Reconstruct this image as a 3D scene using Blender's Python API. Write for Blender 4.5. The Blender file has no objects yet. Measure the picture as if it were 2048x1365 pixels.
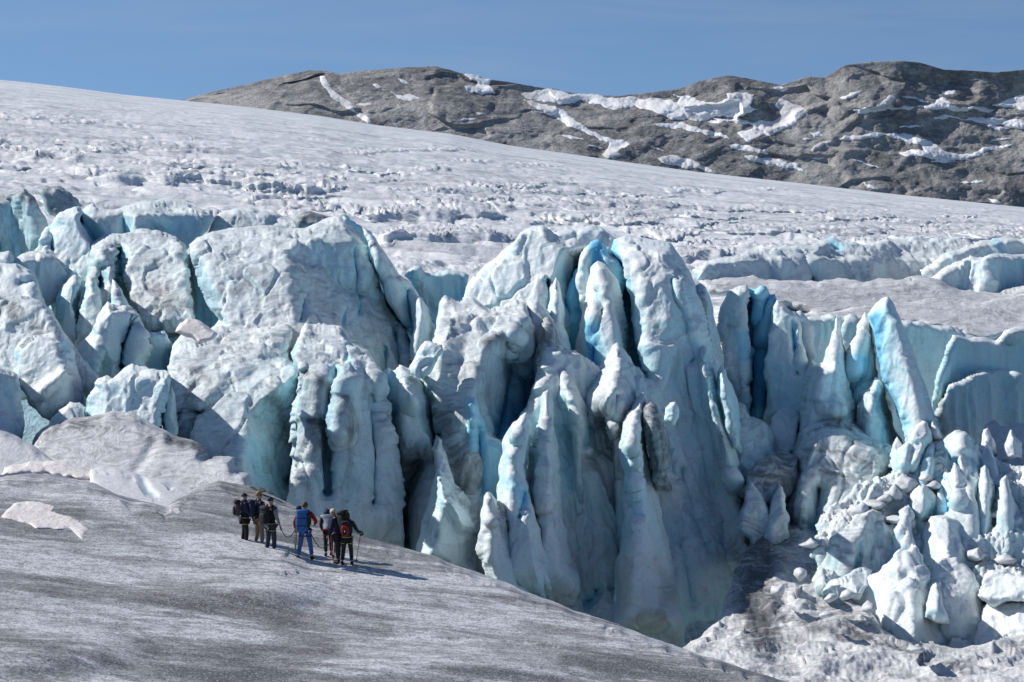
import bpy, math, random
import numpy as np
from mathutils import Vector, Matrix
C = bpy.context.scene.collection
F = 4619.0; HX, HY = 1024.0, 330.0          # pixels per unit slope, principal column, eye-level row
SUN = Vector((-0.74, 0.25, 0.58)).normalized()

# ------------------------------------------------------------------ noise
_r = np.random.RandomState(7)
_perm = np.tile(_r.permutation(256), 3).astype(np.int64)
_g = _r.normal(size=(256, 3)); _g /= np.linalg.norm(_g, axis=1)[:, None]
def noise3(p):
    pi = np.floor(p).astype(np.int64); f = p - pi; pi &= 255
    u = f * f * f * (f * (f * 6 - 15) + 10)
    out = 0
    for dx in (0, 1):
        wx = u[:, 0] if dx else 1 - u[:, 0]
        for dy in (0, 1):
            wy = u[:, 1] if dy else 1 - u[:, 1]
            for dz in (0, 1):
                wz = u[:, 2] if dz else 1 - u[:, 2]
                h = _perm[_perm[_perm[(pi[:, 0] + dx) & 255] + ((pi[:, 1] + dy) & 255)] + ((pi[:, 2] + dz) & 255)]
                g = _g[h]
                d = g[:, 0] * (f[:, 0] - dx) + g[:, 1] * (f[:, 1] - dy) + g[:, 2] * (f[:, 2] - dz)
                out = out + wx * wy * wz * d
    return out * 1.6
def fbm(p, sc, octv=4, gain=0.5, ridged=False, seed=0.0):
    p = np.asarray(p, float).reshape(-1, 3) * np.asarray(sc, float) + seed * 17.31
    a, s, out = 1.0, 0.0, 0.0
    for _ in range(octv):
        n = noise3(p)
        if ridged: n = 1 - 2 * np.abs(n)
        out = out + a * n; s += a; a *= gain; p = p * 2.03 + 11.7
    return out / s

def plates(p, sc, seed=0):
    """fracture plates: a height per cell of a 3D Voronoi pattern and the closeness to the cracks between the cells"""
    p = np.asarray(p, float) * np.asarray(sc, float) + seed * 5.77
    p = p + .35 * np.stack([fbm(p, 1.3, 2, seed=1), fbm(p, 1.3, 2, seed=2), fbm(p, 1.3, 2, seed=3)], -1)
    b = np.floor(p).astype(np.int64); f1 = np.full(len(p), 9.0); f2 = np.full(len(p), 9.0); hv = np.zeros(len(p))
    for dx in (-1, 0, 1):
        for dy in (-1, 0, 1):
            for dz in (-1, 0, 1):
                c = b + (dx, dy, dz); k = _perm[_perm[_perm[c[:, 0] & 255] + (c[:, 1] & 255)] + (c[:, 2] & 255)]
                q = c + .5 + .42 * _g[k]; d = np.sqrt(((p - q) ** 2).sum(1))
                n = d < f1; f2 = np.where(n, f1, np.minimum(f2, d)); hv = np.where(n, _g[(k + 77) & 255, 0] + .8 * ((p - q) * _g[(k + 31) & 255]).sum(1), hv); f1 = np.where(n, d, f1)
    return hv, np.clip((f2 - f1) / .10, 0, 1)

# ------------------------------------------------------------------ picture <-> space
def W(px, py, Y):
    px = np.asarray(px, float); py = np.asarray(py, float); Y = np.asarray(Y, float)
    return np.stack([(px - HX) / F * Y, Y + 0 * px, -(py - HY) / F * Y], -1)

def fractal_poly(poly, jag, rnd, minlen=7, closed=True):
    pts = [np.array(p, float) for p in poly]
    out = []
    n = len(pts)
    def sub(a, b):
        d = np.linalg.norm(b - a)
        if d < minlen: out.append(a); return
        m = (a + b) / 2; t = np.array([-(b - a)[1], (b - a)[0]])
        m = m + t * rnd.uniform(-jag, jag)
        sub(a, m); sub(m, b)
    for i in range(n if closed else n - 1):
        sub(pts[i], pts[(i + 1) % n])
    if not closed: out.append(pts[-1])
    return np.array(out)

def seg_dist(X, Yp, pts, closed=False, want_near=False):
    """distance to a polyline, side (+1 = right-hand when the line is walked downwards), nearest point"""
    best = np.full(X.shape, 1e18); side = np.zeros(X.shape)
    nx = np.zeros(X.shape); ny = np.zeros(X.shape)
    n = len(pts)
    for i in range(n if closed else n - 1):
        a = pts[i]; b = pts[(i + 1) % n]
        vx, vy = b[0] - a[0], b[1] - a[1]; L2 = vx * vx + vy * vy + 1e-9
        wx, wy = X - a[0], Yp - a[1]
        t = np.clip((wx * vx + wy * vy) / L2, 0, 1)
        qx, qy = a[0] + t * vx, a[1] + t * vy
        d2 = (X - qx) ** 2 + (Yp - qy) ** 2
        m = d2 < best
        best = np.where(m, d2, best)
        side = np.where(m, -np.sign(vx * wy - vy * wx), side)
        if want_near: nx = np.where(m, qx, nx); ny = np.where(m, qy, ny)
    return np.sqrt(best), side, nx, ny

def inside(X, Yp, pts):
    c = np.zeros(X.shape, bool); n = len(pts)
    for i in range(n):
        x1, y1 = pts[i]; x2, y2 = pts[(i + 1) % n]
        if y1 == y2: continue
        m = ((y1 > Yp) != (y2 > Yp)) & (X < (x2 - x1) * (Yp - y1) / (y2 - y1) + x1)
        c ^= m
    return c

def tag(o, label=None, cat=None, group=None, kind=None):
    if label: o['label'] = label
    if cat: o['category'] = cat
    if group: o['group'] = group
    if kind: o['kind'] = kind
    return o

def mesh_obj(name, V, Fq, mat, attrs=None, parent=None, smooth=True, origin=None):
    me = bpy.data.meshes.new(name)
    V = np.asarray(V, np.float64); Fq = np.asarray(Fq, np.int32)
    if origin is not None: V = V - np.asarray(origin)
    k = Fq.shape[1]
    me.vertices.add(len(V)); me.vertices.foreach_set('co', V.astype(np.float32).ravel())
    me.loops.add(Fq.size); me.loops.foreach_set('vertex_index', Fq.ravel())
    me.polygons.add(len(Fq))
    me.polygons.foreach_set('loop_start', np.arange(0, Fq.size, k, dtype=np.int32))
    me.polygons.foreach_set('loop_total', np.full(len(Fq), k, np.int32))
    me.polygons.foreach_set('use_smooth', np.full(len(Fq), smooth))
    for an, av in (attrs or {}).items():
        a = me.attributes.new(an, 'FLOAT', 'POINT'); a.data.foreach_set('value', np.asarray(av, np.float32))
    me.update(calc_edges=True); me.validate()
    if mat is not None: me.materials.append(mat)
    o = bpy.data.objects.new(name, me); C.objects.link(o)
    if origin is not None: o.location = origin
    if parent is not None: o.parent = parent
    return o

def blur(A, n):
    for _ in range(n):
        P = np.pad(A, 1, mode='edge')
        A = (P[1:-1, 1:-1] * 2 + P[:-2, 1:-1] + P[2:, 1:-1] + P[1:-1, :-2] + P[1:-1, 2:]) / 6
    return A

def features(X, Yp, feats):
    D = np.zeros(X.shape); bl = np.zeros(X.shape); di = np.zeros(X.shape)
    for f in feats:
        k = f[0]
        if k == 'bump':
            cx, cy, rx, ry = f[1]; r2 = ((X - cx) / rx) ** 2 + ((Yp - cy) / ry) ** 2
            D -= f[2] * np.sqrt(np.maximum(0, 1 - r2))
            if len(f) > 3: bl += f[3] * np.clip(1.3 - r2, 0, 1)
            continue
        if k == 'swell':
            cx, cy, rx, ry = f[1]; D -= f[2] * np.clip(1 - ((X - cx) / rx) ** 2 - ((Yp - cy) / ry) ** 2, 0, 1) ** 2
            continue
        d, s, _, _ = seg_dist(X, Yp, f[1])
        if k == 'fall': D += f[2] * np.clip(np.where(s > 0, d, 0) / f[3], 0, 1)
        elif k == 'fallL': D += f[2] * np.clip(np.where(s < 0, d, 0) / f[3], 0, 1)
        elif k == 'rid': D -= f[2] * np.clip(1 - d / np.where(s > 0, f[4], f[3]), 0, 1)
        elif k == 'gul':
            e = np.exp(-(d / f[3]) ** 2); D += f[2] * e
            if len(f) > 4: bl += f[4] * np.exp(-(d / (1.25 * f[3])) ** 2)
        elif k == 'bl': bl += f[3] * np.exp(-(d / f[2]) ** 2)
        elif k == 'di': di += .5 * f[3] * np.exp(-(d / f[2]) ** 2)
    return D, bl, di

_cnt = [0]
def S(name, label, cat, poly, Y, lean=0.6, lx=0.0, er=14, et=1.8, bt=5.0, prof=None, feats=(), step=2.5, jag=.09,
      amp=.10, flute=.34, dirt=.25, blue=.0, mat='ice', kind=None, group=None, depth=None, blurn=1, sc=1.0, closed=True, cut=0.0, ncut=6, mg=2.0, free=None, tent=None, plate=.13):
    _cnt[0] += 1; sd_ = _cnt[0]
    if tent is None: tent = .6 if name == 'ice_fin' else 0.0
    rnd = random.Random(sd_ * 31 + 5)
    P = fractal_poly(poly, jag, rnd, 13)
    x0, y0 = P.min(0) - step * 2; x1, y1 = P.max(0) + step * 2
    gx = np.arange(x0, x1 + step, step); gy = np.arange(y0, y1 + step, step)
    X, Yp = np.meshgrid(gx, gy)
    ins = inside(X, Yp, P)
    d, _, nx, ny = seg_dist(X, Yp, P, True, True)
    cell = ins[:-1, :-1] | ins[1:, :-1] | ins[:-1, 1:] | ins[1:, 1:]
    used = np.zeros(X.shape, bool)
    used[:-1, :-1] |= cell; used[1:, :-1] |= cell; used[:-1, 1:] |= cell; used[1:, 1:] |= cell
    snap = used & ~ins
    Xs = np.where(snap, nx, X); Ys = np.where(snap, ny, Yp); sdist = np.where(ins, d, 0)
    inn = P[(P[:, 0] <= 2145) & (P[:, 0] >= -62)]
    cx, cy = (inn if len(inn) > 5 else P).mean(0)
    if depth is None:
        base = Y + lean * (cy - Yp) / 100 + lx * (X - cx) / 100
        if prof: base = base + np.interp(Yp, [p[0] for p in prof], [p[1] for p in prof])
    else:
        base = depth(Xs, Ys)
    fd, bl, di = features(X, Yp, feats)
    q0 = np.stack([X * .022 + sd_ * 7.1, Yp * .022, 0 * X], -1)
    kk = .12 if tent else 1.0
    erv = er * np.clip(1 - .25 * kk + 1.5 * kk * fbm(q0, 1.0, 3, .55).reshape(X.shape), .28, 1.6)
    if free is None: free = name in ('snow_patch', 'rock', 'ice_chunk', 'ground')
    rd = sdist
    if er >= 14:                                   # round off from the smooth outline, not from every notch
        d0, _, _, _ = seg_dist(Xs, Ys, [np.array(q_, float) for q_ in poly], True)
        rd = np.minimum(np.where(inside(Xs, Ys, poly), d0, 0), 3 * sdist)
    if not free:                                   # the foot is rooted in the ice, not rounded off
        ph = y1 - y0; bt_ = np.clip((Yp - (y0 + .76 * ph)) / (.2 * ph), 0, 1)
        rd = rd + bt_ * er * 1.6
        if depth is None: base = base + mg * bt_ ** 2
    rp = np.sqrt(np.clip(1 - (1 - np.clip(rd / erv, 0, 1)) ** 2, 0, 1)) * (1 - tent) + tent * np.clip(rd / erv, 0, 1)
    # flat fracture faces meeting at edges
    if cut:
        hw = max(np.ptp(P[:, 0]), 1) / 2; hh = max(np.ptp(P[:, 1]), 1) / 2; rc = random.Random(sd_ * 13 + 1); best = None
        for k_ in range(ncut):
            th = 2 * math.pi * (k_ + rc.uniform(-.35, .35)) / ncut
            v_ = (X - cx) / hw * math.cos(th) * rc.uniform(.6, 1.3) + (Yp - cy) / hh * math.sin(th) * rc.uniform(.6, 1.3) - rc.uniform(.15, .6)
            best = v_ if best is None else np.maximum(best, v_)
        base = base + cut * np.maximum(best, 0)
    Df = base + fd
    if blurn: Df = blur(Df, blurn)
    Df = Df + et * (1 - rp)
    uf = used.astype(float)                        # even out the rim so that the outline does not ripple with the grid
    for _ in range(3 if er >= 10 else 1):
        nb = blur(Df * uf, 1) / np.maximum(blur(uf, 1), 1e-6); Df = np.where(used, nb, Df)
    Pf = W(Xs, Ys, Df)
    gi = np.gradient(Pf, axis=0); gj = np.gradient(Pf, axis=1)
    N = np.cross(gi, gj); N /= np.linalg.norm(N, axis=-1)[..., None] + 1e-12
    m = N[..., 1] > 0.0; N[m] *= -1
    q = Pf.reshape(-1, 3)
    up = np.clip(N[..., 2], 0, 1).reshape(-1)
    ds = amp * 1.2 * fbm(q, .30 / sc, 4, .42, seed=sd_ % 9) + .25 * amp * fbm(q, (1.6 / sc, 1.6 / sc, 1.1 / sc), 3, .5, True, seed=3)
    if flute: ds = ds + flute * (1 - up) * fbm(q, (.62 / sc, .62 / sc, .055 / sc), 4, .5, True, seed=5)
    if tent: ds = ds * .65
    if mat == 'ice' and plate:
        hv, ck = plates(q, (.55, .45, .16), sd_ % 5); hv2, ck2 = plates(q, (1.3, 1.1, .8), sd_ % 7)
        ds = ds + plate * (hv * ck + .35 * hv2 * ck2) - plate * .55 * (1 - ck) * (hv > -.1)
    ds = ds.reshape(X.shape) * np.clip(sdist / 9.0, .12, 1)
    Pf = Pf + N * ds[..., None]
    # back of the body, a real thickness behind the front
    Db = np.maximum(base + et * 1.0 + bt * rp, Df + .15)
    Pb = W(Xs, Ys, Db)
    idx = -np.ones(X.shape, int); idx[used] = np.arange(used.sum())
    V = [Pf[used]]
    a, b, c2, d2 = idx[:-1, :-1][cell], idx[1:, :-1][cell], idx[1:, 1:][cell], idx[:-1, 1:][cell]
    Q = [np.stack([a, b, c2, d2], 1)]
    at_b = [np.clip(bl + blue, 0, 1)[used]]; at_d = [np.clip(di + dirt, 0, 1)[used]]
    if closed:
        inn = used & ins
        bi = idx.copy(); bi[inn] = used.sum() + np.arange(inn.sum())
        V.append(Pb[inn]); at_b.append(np.full(inn.sum(), blue)); at_d.append(np.full(inn.sum(), dirt))
        a, b, c2, d2 = bi[:-1, :-1][cell], bi[1:, :-1][cell], bi[1:, 1:][cell], bi[:-1, 1:][cell]
        Q.append(np.stack([a, d2, c2, b], 1))
    V = np.concatenate(V); Q = np.concatenate(Q)
    k = int(np.argmin(V[:, 2])); org = (float(V[:, 0].mean()), float(V[:, 1].mean()), float(V[k, 2]))
    o = mesh_obj(name, V, Q, MAT[mat], {'blue': np.concatenate(at_b), 'dirt': np.concatenate(at_d)}, origin=org)
    return tag(o, label, cat, group, kind)
# ------------------------------------------------------------------ materials
MAT = {}
class NT:
    def __init__(s, name):
        s.m = bpy.data.materials.new(name); s.m.use_nodes = True; s.t = s.m.node_tree
        s.b = s.t.nodes['Principled BSDF']; s.b.inputs['Specular IOR Level'].default_value = .3
        MAT[name] = s.m
    def n(s, ty, **kw):
        x = s.t.nodes.new(ty)
        for k, v in kw.items():
            if k in x.inputs.keys(): 
                if hasattr(v, 'is_linked') or isinstance(v, bpy.types.NodeSocket): s.t.links.new(v, x.inputs[k])
                else: x.inputs[k].default_value = v
            else: setattr(x, k, v)
        return x
    def link(s, a, b): s.t.links.new(a, b)
    def pos(s): return s.n('ShaderNodeNewGeometry').outputs['Position']
    def map(s, v, sc=(1, 1, 1), rot=(0, 0, 0)):
        x = s.n('ShaderNodeMapping'); s.link(v, x.inputs['Vector']); x.inputs['Scale'].default_value = sc; x.inputs['Rotation'].default_value = rot
        return x.outputs['Vector']
    def noise(s, v, scale, det=4, rough=.55, dist=0, ridged=False):
        x = s.n('ShaderNodeTexNoise'); s.link(v, x.inputs['Vector'])
        x.inputs['Scale'].default_value = scale; x.inputs['Detail'].default_value = det
        x.inputs['Roughness'].default_value = rough; x.inputs['Distortion'].default_value = dist
        return x.outputs['Fac']
    def ramp(s, f, a, b, lo=0., hi=1.):
        x = s.n('ShaderNodeMapRange'); x.interpolation_type = 'SMOOTHSTEP'; s.link(f, x.inputs['Value'])
        x.inputs['From Min'].default_value = a; x.inputs['From Max'].default_value = b
        x.inputs['To Min'].default_value = lo; x.inputs['To Max'].default_value = hi
        return x.outputs['Result']
    def math(s, op, a, b=0.0, clamp=False):
        x = s.n('ShaderNodeMath'); x.operation = op; x.use_clamp = clamp
        for i, v in enumerate((a, b)):
            if isinstance(v, (int, float)): x.inputs[i].default_value = v
            else: s.link(v, x.inputs[i])
        return x.outputs[0]
    def mix(s, f, a, b):
        x = s.n('ShaderNodeMix'); x.data_type = 'RGBA'
        for i, v in ((0, f), (6, a), (7, b)):
            if isinstance(v, (int, float)): x.inputs[i].default_value = v
            elif isinstance(v, tuple): x.inputs[i].default_value = (*v, 1)
            else: s.link(v, x.inputs[i])
        return x.outputs[2]
    def attr(s, n):
        x = s.n('ShaderNodeAttribute'); x.attribute_name = n; return x.outputs['Fac']
    def bump(s, h, strength, dist, prev=None):
        x = s.n('ShaderNodeBump'); s.link(h, x.inputs['Height']); x.inputs['Strength'].default_value = strength
        x.inputs['Distance'].default_value = dist
        if prev is not None: s.link(prev, x.inputs['Normal'])
        return x.outputs['Normal']
    def out(s, col, rough=.6, nrm=None):
        if isinstance(col, tuple): s.b.inputs['Base Color'].default_value = (*col, 1)
        else: s.link(col, s.b.inputs['Base Color'])
        if isinstance(rough, float): s.b.inputs['Roughness'].default_value = rough
        else: s.link(rough, s.b.inputs['Roughness'])
        if nrm is not None: s.link(nrm, s.b.inputs['Normal'])

def ice_mat(name, white=(.78, .81, .81), tint=(.46, .74, .80), tintamt=.8, dirtcol=(.062, .066, .074), bs=1.0, gain=1.0):
    t = NT(name); p = t.pos(); blue = t.attr('blue'); dirt = t.attr('dirt')
    nz = t.n('ShaderNodeSeparateXYZ'); t.link(t.n('ShaderNodeNewGeometry').outputs['Normal'], nz.inputs[0])
    k = t.ramp(nz.outputs[2], .15, .6)                # weathered crust on what faces up, clean ice on the steep faces
    tf = t.math('MULTIPLY', t.ramp(t.noise(p, .16 * bs, 4, .55), .34, .62, .15, tintamt), t.math('SUBTRACT', 1.0, t.math('MULTIPLY', k, .8)))
    c = t.mix(tf, white, tint)  # cyan base tint stands in for light scattered inside the ice
    # dense blue ice, its colour brightened in place of light passing through it
    nb = t.noise(t.map(p, (1, 1, .35)), .8 * bs, 3)
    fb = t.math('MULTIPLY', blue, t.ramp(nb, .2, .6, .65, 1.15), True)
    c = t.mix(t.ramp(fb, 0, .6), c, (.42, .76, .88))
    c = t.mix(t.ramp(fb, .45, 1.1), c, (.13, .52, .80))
    if name == 'far_ice':
        bn = t.noise(t.map(p, (.010, .055, .0), (0, 0, .10)), 1.0, 5, .62, .8)
        c = t.mix(t.ramp(bn, .50, .64, 0, .5), c, (.43, .45, .49))
        bn2 = t.noise(t.map(p, (.035, .21, .0), (0, 0, .08)), 1.0, 5, .65, .6)
        c = t.mix(t.ramp(bn2, .52, .66, 0, .5), c, (.34, .35, .38))
    # thin layers of dust: lines along the strata, streaks down the faces, grey film
    w = t.noise(p, .25 * bs, 2)
    wv = t.n('ShaderNodeVectorMath'); wv.operation = 'MULTIPLY_ADD'
    comb = t.n('ShaderNodeCombineXYZ'); t.link(w, comb.inputs[2]); t.link(w, comb.inputs[0])
    t.link(comb.outputs[0], wv.inputs[0]); wv.inputs[1].default_value = (3.0, 3.0, 5.0); t.link(p, wv.inputs[2])
    strata = t.noise(t.map(wv.outputs[0], (.12, .35, 1.0), (.12, .05, 0)), 5.0 * bs, 5, .62)
    streak = t.noise(t.map(wv.outputs[0], (1.0, 1.0, .16), (0, .12, 0)), 3.0 * bs, 5, .64)
    st = t.n('ShaderNodeMix'); st.data_type = 'FLOAT'; t.link(k, st.inputs[0]); t.link(streak, st.inputs[2]); t.link(strata, st.inputs[3])
    patch = t.noise(p, .45 * bs, 4, .6)
    thr = t.math('SUBTRACT', .80, t.math('MULTIPLY', dirt, .40))
    sv = t.math('ADD', t.math('MULTIPLY', st.outputs[0], .72), t.math('MULTIPLY', patch, .28))
    f1 = t.math('MULTIPLY', t.math('SUBTRACT', sv, t.math('SUBTRACT', thr, .16)), 4.2, True)
    f1 = t.math('MULTIPLY', f1, t.math('ADD', t.math('MULTIPLY', dirt, .75), .20), True)
    cl = t.math('ABSOLUTE', t.math('SUBTRACT', t.noise(t.map(wv.outputs[0], (.09, .22, 1.0), (.1, .06, 0)), 2.2 * bs, 3, .55), .5))
    cl2 = t.math('ABSOLUTE', t.math('SUBTRACT', t.noise(t.map(wv.outputs[0], (.10, .25, 1.2), (.1, -.05, 0)), 4.2 * bs, 3, .55), .5))
    brk = t.ramp(t.noise(p, 1.7 * bs, 4, .65), .42, .62)
    ln = t.math('MAXIMUM', t.ramp(cl, .0, .035, 1, 0), t.ramp(cl2, .0, .045, .8, 0))
    ln = t.math('MULTIPLY', t.math('MULTIPLY', ln, brk), t.math('MULTIPLY', k, t.math('ADD', t.math('MULTIPLY', dirt, .9), .12)), True)
    film = t.math('MULTIPLY', t.ramp(patch, .38, .7), t.math('MULTIPLY', dirt, .45), True)
    c = t.mix(film, c, (.38, .395, .415))
    c = t.mix(t.math('MULTIPLY', f1, gain, True), c, dirtcol)
    c = t.mix(t.math('MULTIPLY', ln, .62, True), c, (.16, .15, .145))
    spk = t.noise(p, 7 * bs, 3, .7)
    c = t.mix(t.ramp(spk, .56, .72, 0, .45), c, (.34, .33, .325))
    b = t.bump(t.noise(p, 1.1 * bs, 6, .6), .16, .25 / bs)
    b = t.bump(st.outputs[0], .25, .18 / bs, b)
    b = t.bump(t.noise(p, 5 * bs, 5, .7), .55, .09 / bs, b)
    t.out(c, .55, b)
ice_mat('ice')
ice_mat('dirty_ice', white=(.72, .72, .725), tint=(.60, .65, .67), bs=1.2)
ice_mat('far_ice', white=(.86, .865, .865), tint=(.64, .74, .78), bs=.4)

def ground_mat():
    t = NT('gritty_ice'); p = t.pos()
    rot = (0, 0, -.12)
    big = t.noise(t.map(p, (.42, .9, 1), rot), .26, 5, .65, .7)
    mid = t.noise(t.map(p, (.32, 1.0, 1), (0, 0, -.22)), 1.3, 6, .68, .5)
    fine = t.noise(t.map(p, (.5, 1, 1), rot), 4.5, 5, .75)
    grit = t.noise(p, 11, 4, .85)
    s = t.math('ADD', t.math('MULTIPLY', big, .55), t.math('MULTIPLY', mid, .45))
    c = t.mix(t.ramp(s, .41, .50), (.15, .15, .154), (.34, .34, .346))
    c = t.mix(t.ramp(s, .485, .57), c, (.74, .75, .78))
    dirt = t.attr('dirt'); blue = t.attr('blue')
    c = t.mix(dirt, c, (.15, .145, .142))
    c = t.mix(blue, c, (.74, .75, .77))
    c = t.mix(t.ramp(fine, .40, .54, .5, 0), c, (.13, .13, .133))
    c = t.mix(t.ramp(grit, .50, .62, 0, .7), c, (.07, .069, .068))
    c = t.mix(t.ramp(grit, .34, .44, .5, 0), c, (.55, .55, .57))
    sp = t.noise(p, 15, 2, .5)
    c = t.mix(t.ramp(sp, .62, .67, 0, .6), c, (.04, .04, .04))
    c = t.mix(t.ramp(sp, .34, .39, .5, 0), c, (.70, .71, .73))
    b = t.bump(mid, .25, .15); b = t.bump(fine, .6, .04, b); b = t.bump(grit, .8, .04, b)
    t.out(c, .6, b)
ground_mat()
def snow_mat():
    t = NT('old_snow'); p = t.pos()
    c = t.mix(t.ramp(t.noise(p, 1.2, 5, .6), .4, .7), (.84, .79, .76), (.74, .66, .63))
    c = t.mix(t.ramp(t.noise(p, 14, 3, .7), .6, .75, 0, .4), c, (.35, .32, .3))
    c = t.mix(t.math('MULTIPLY', t.attr('dirt'), 1.0, True), c, (.2, .19, .18))
    b = t.bump(t.noise(p, 5, 5, .7), .6, .12); t.out(c, .7, b)
    t = NT('far_snow'); p = t.pos()
    c = t.mix(t.ramp(t.noise(p, .03, 5, .6), .45, .65), (.86, .86, .86), (.66, .64, .63))
    t.out(c, .7, t.bump(t.noise(p, .2, 4), .2, 1.0))
snow_mat()
def rock_mat():
    t = NT('mountain_rock'); p = t.pos()
    n1 = t.noise(p, .016, 5, .6, .5); n2 = t.noise(t.map(p, (1, 1, 1.6), (0, .35, 0)), .10, 6, .68); n3 = t.noise(p, .5, 4, .75)
    c = t.mix(t.ramp(n1, .42, .60), (.22, .22, .22), (.41, .40, .385))  # rock tones lightened to put the pale haze into the colour
    c = t.mix(t.ramp(n2, .46, .66, 0, .75), c, (.50, .485, .46))
    c = t.mix(t.ramp(n2, .30, .44, .8, 0), c, (.12, .12, .124))
    c = t.mix(t.ramp(n3, .48, .70, 0, .6), c, (.06, .059, .057))
    c = t.mix(t.ramp(n3, .28, .42, .5, 0), c, (.42, .39, .35))
    c = t.mix(t.ramp(t.noise(p, .035, 3), .62, .74, 0, .5), c, (.09, .10, .06))
    b = t.bump(n2, .7, 5.0); b = t.bump(n3, .7, 1.2, b); t.out(c, .85, b)
    t = NT('dark_rock'); p = t.pos()
    t.out(t.mix(t.ramp(t.noise(p, 6, 4), .4, .65), (.035, .034, .033), (.09, .085, .08)), .85, t.bump(t.noise(p, 10, 4), .6, .05))
rock_mat()
def plain(name, col, rough=.75, var=.35, sc=18):
    t = NT(name); p = t.n('ShaderNodeTexCoord').outputs['Object']
    d = tuple(x * (1 - var) for x in col)
    t.out(t.mix(t.ramp(t.noise(p, sc, 4, .65), .35, .65), d, col), rough, t.bump(t.noise(p, sc * 1.5, 3), .35, .012))
for a in (('skin', (.50, .30, .22), .55, .15), ('navy_cloth', (.022, .026, .060)), ('black_cloth', (.014, .014, .016)), ('purple_pack', (.085, .055, .065)),
          ('khaki_cloth', (.26, .19, .135)), ('grey_cloth', (.27, .28, .28)), ('denim_cloth', (.030, .038, .062)), ('blue_cloth', (.060, .125, .30)),
          ('pack_blue', (.030, .125, .36)), ('red_cloth', (.33, .028, .020)), ('boot_leather', (.030, .024, .018)), ('blond_hair', (.33, .20, .10)),
          ('brown_hair', (.13, .07, .035)), ('dark_hair', (.035, .017, .012)), ('cream_knit', (.74, .66, .50)), ('dark_knit', (.050, .040, .042)),
          ('yellow_webbing', (.50, .44, .07)), ('pink_cloth', (.62, .36, .36)), ('pale_blue_cloth', (.32, .36, .43)), ('charcoal_cloth', (.028, .028, .029)),
          ('pack_green', (.018, .024, .020)), ('pack_red', (.42, .020, .030)), ('wood', (.42, .30, .19)), ('metal', (.18, .18, .19), .4), ('rope', (.05, .05, .06)),
          ('red_rope', (.40, .06, .07)), ('white_mark', (.75, .75, .75)), ('black_glass', (.008, .008, .008), .15), ('lips', (.30, .12, .10))):
    plain(*a)
SKY_STRENGTH, SUN_STRENGTH, EXPOSURE = .1, 5, 0.0
# ------------------------------------------------------------------ mountains
SKYL = [(200,245),(300,215),(365,200),(420,185),(480,172),(550,155),(620,141),(650,142),(680,148),(720,142),(800,136),(870,133),(900,140),(950,155),
        (1024,165),(1060,172),(1100,178),(1170,190),(1240,192),(1330,182),(1370,175),(1400,162),(1460,151),(1510,160),(1560,170),(1590,162),(1615,153),
        (1650,155),(1690,130),(1740,124),(1800,122),(1840,125),(1890,140),(1950,142),(1990,145),(2048,140),(2200,135)]
GLSK = [(-300,140),(-100,152),(0,160),(60,166),(120,173),(250,190),(370,202),(500,215),(640,232),(750,250),(900,268),(1024,292),(1200,317),(1400,345),(1600,367),(1800,390),(2048,415),(2350,445)]
_sx = [a for a, b in SKYL]; _sy = [b for a, b in SKYL]; _gx = [a for a, b in GLSK]; _gy = [b for a, b in GLSK]
def mountain_pos(px, py, lift=0.0):
    """point of the mountain side at a column / row of the traced slope"""
    px = np.asarray(px, float); py = np.asarray(py, float); sh = px.shape
    top = np.interp(px, _sx, _sy); bot = np.interp(px, _gx, _gy) + 25
    u = np.clip((bot - py) / np.maximum(bot - top, 1), 0, 1.0)
    Y = 1500 + 100 * u ** 1.1
    P = W(px, py, Y).reshape(-1, 3)
    n1 = fbm(P, (.007, .005, .014), 4, .5, seed=2).reshape(sh)
    n2 = fbm(P, (.026, .012, .034), 5, .5, True, seed=4).reshape(sh)
    n3 = fbm(P, (.10, .05, .11), 3, .6, True, seed=1).reshape(sh)
    fade = np.clip(np.minimum(u, 1 - u) / .08, .05, 1)
    hv, ck = plates(P, (.022, .010, .045), 3); n2 = n2 + .75 * (hv * ck).reshape(sh)
    return W(px, py, Y + 20 * n1 + (5.0 * n2 + 1.3 * n3) * fade - lift)       # relief of the rock face, at its own distance
def grid_mesh(name, px, v, fn, mat, **kw):
    A, B = np.meshgrid(px, v); P = fn(A, B); h, w = A.shape
    i = np.arange(h * w).reshape(h, w)
    Q = np.stack([i[:-1, :-1].ravel(), i[1:, :-1].ravel(), i[1:, 1:].ravel(), i[:-1, 1:].ravel()], 1)
    at = kw.pop('attrs', {}); at = {k: f(A, B).ravel() for k, f in at.items()}
    return mesh_obj(name, P.reshape(-1, 3), Q, mat, at, **kw)
def mfn(A, V):
    top = np.interp(A, _sx, _sy); bot = np.interp(A, _gx, _gy) + 25
    top = top + 1.6 * fbm(np.stack([A * .045, 0 * A, 0 * A], -1), 1.0, 4, .6, seed=6).reshape(A.shape)
    P = mountain_pos(A, bot + (top - bot) * np.clip(V, 0, 1))
    over = np.clip(V - 1, 0, None)[..., None]          # the far side falls away behind the crest
    return P + over * np.array([0, 900.0, -420.0])
vv = np.concatenate([np.linspace(-.0, 1, 190), np.linspace(1.03, 1.5, 12)])
tag(grid_mesh('mountain', np.arange(200, 2260, 3.0), vv, mfn, MAT['mountain_rock']), kind='structure')

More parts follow.
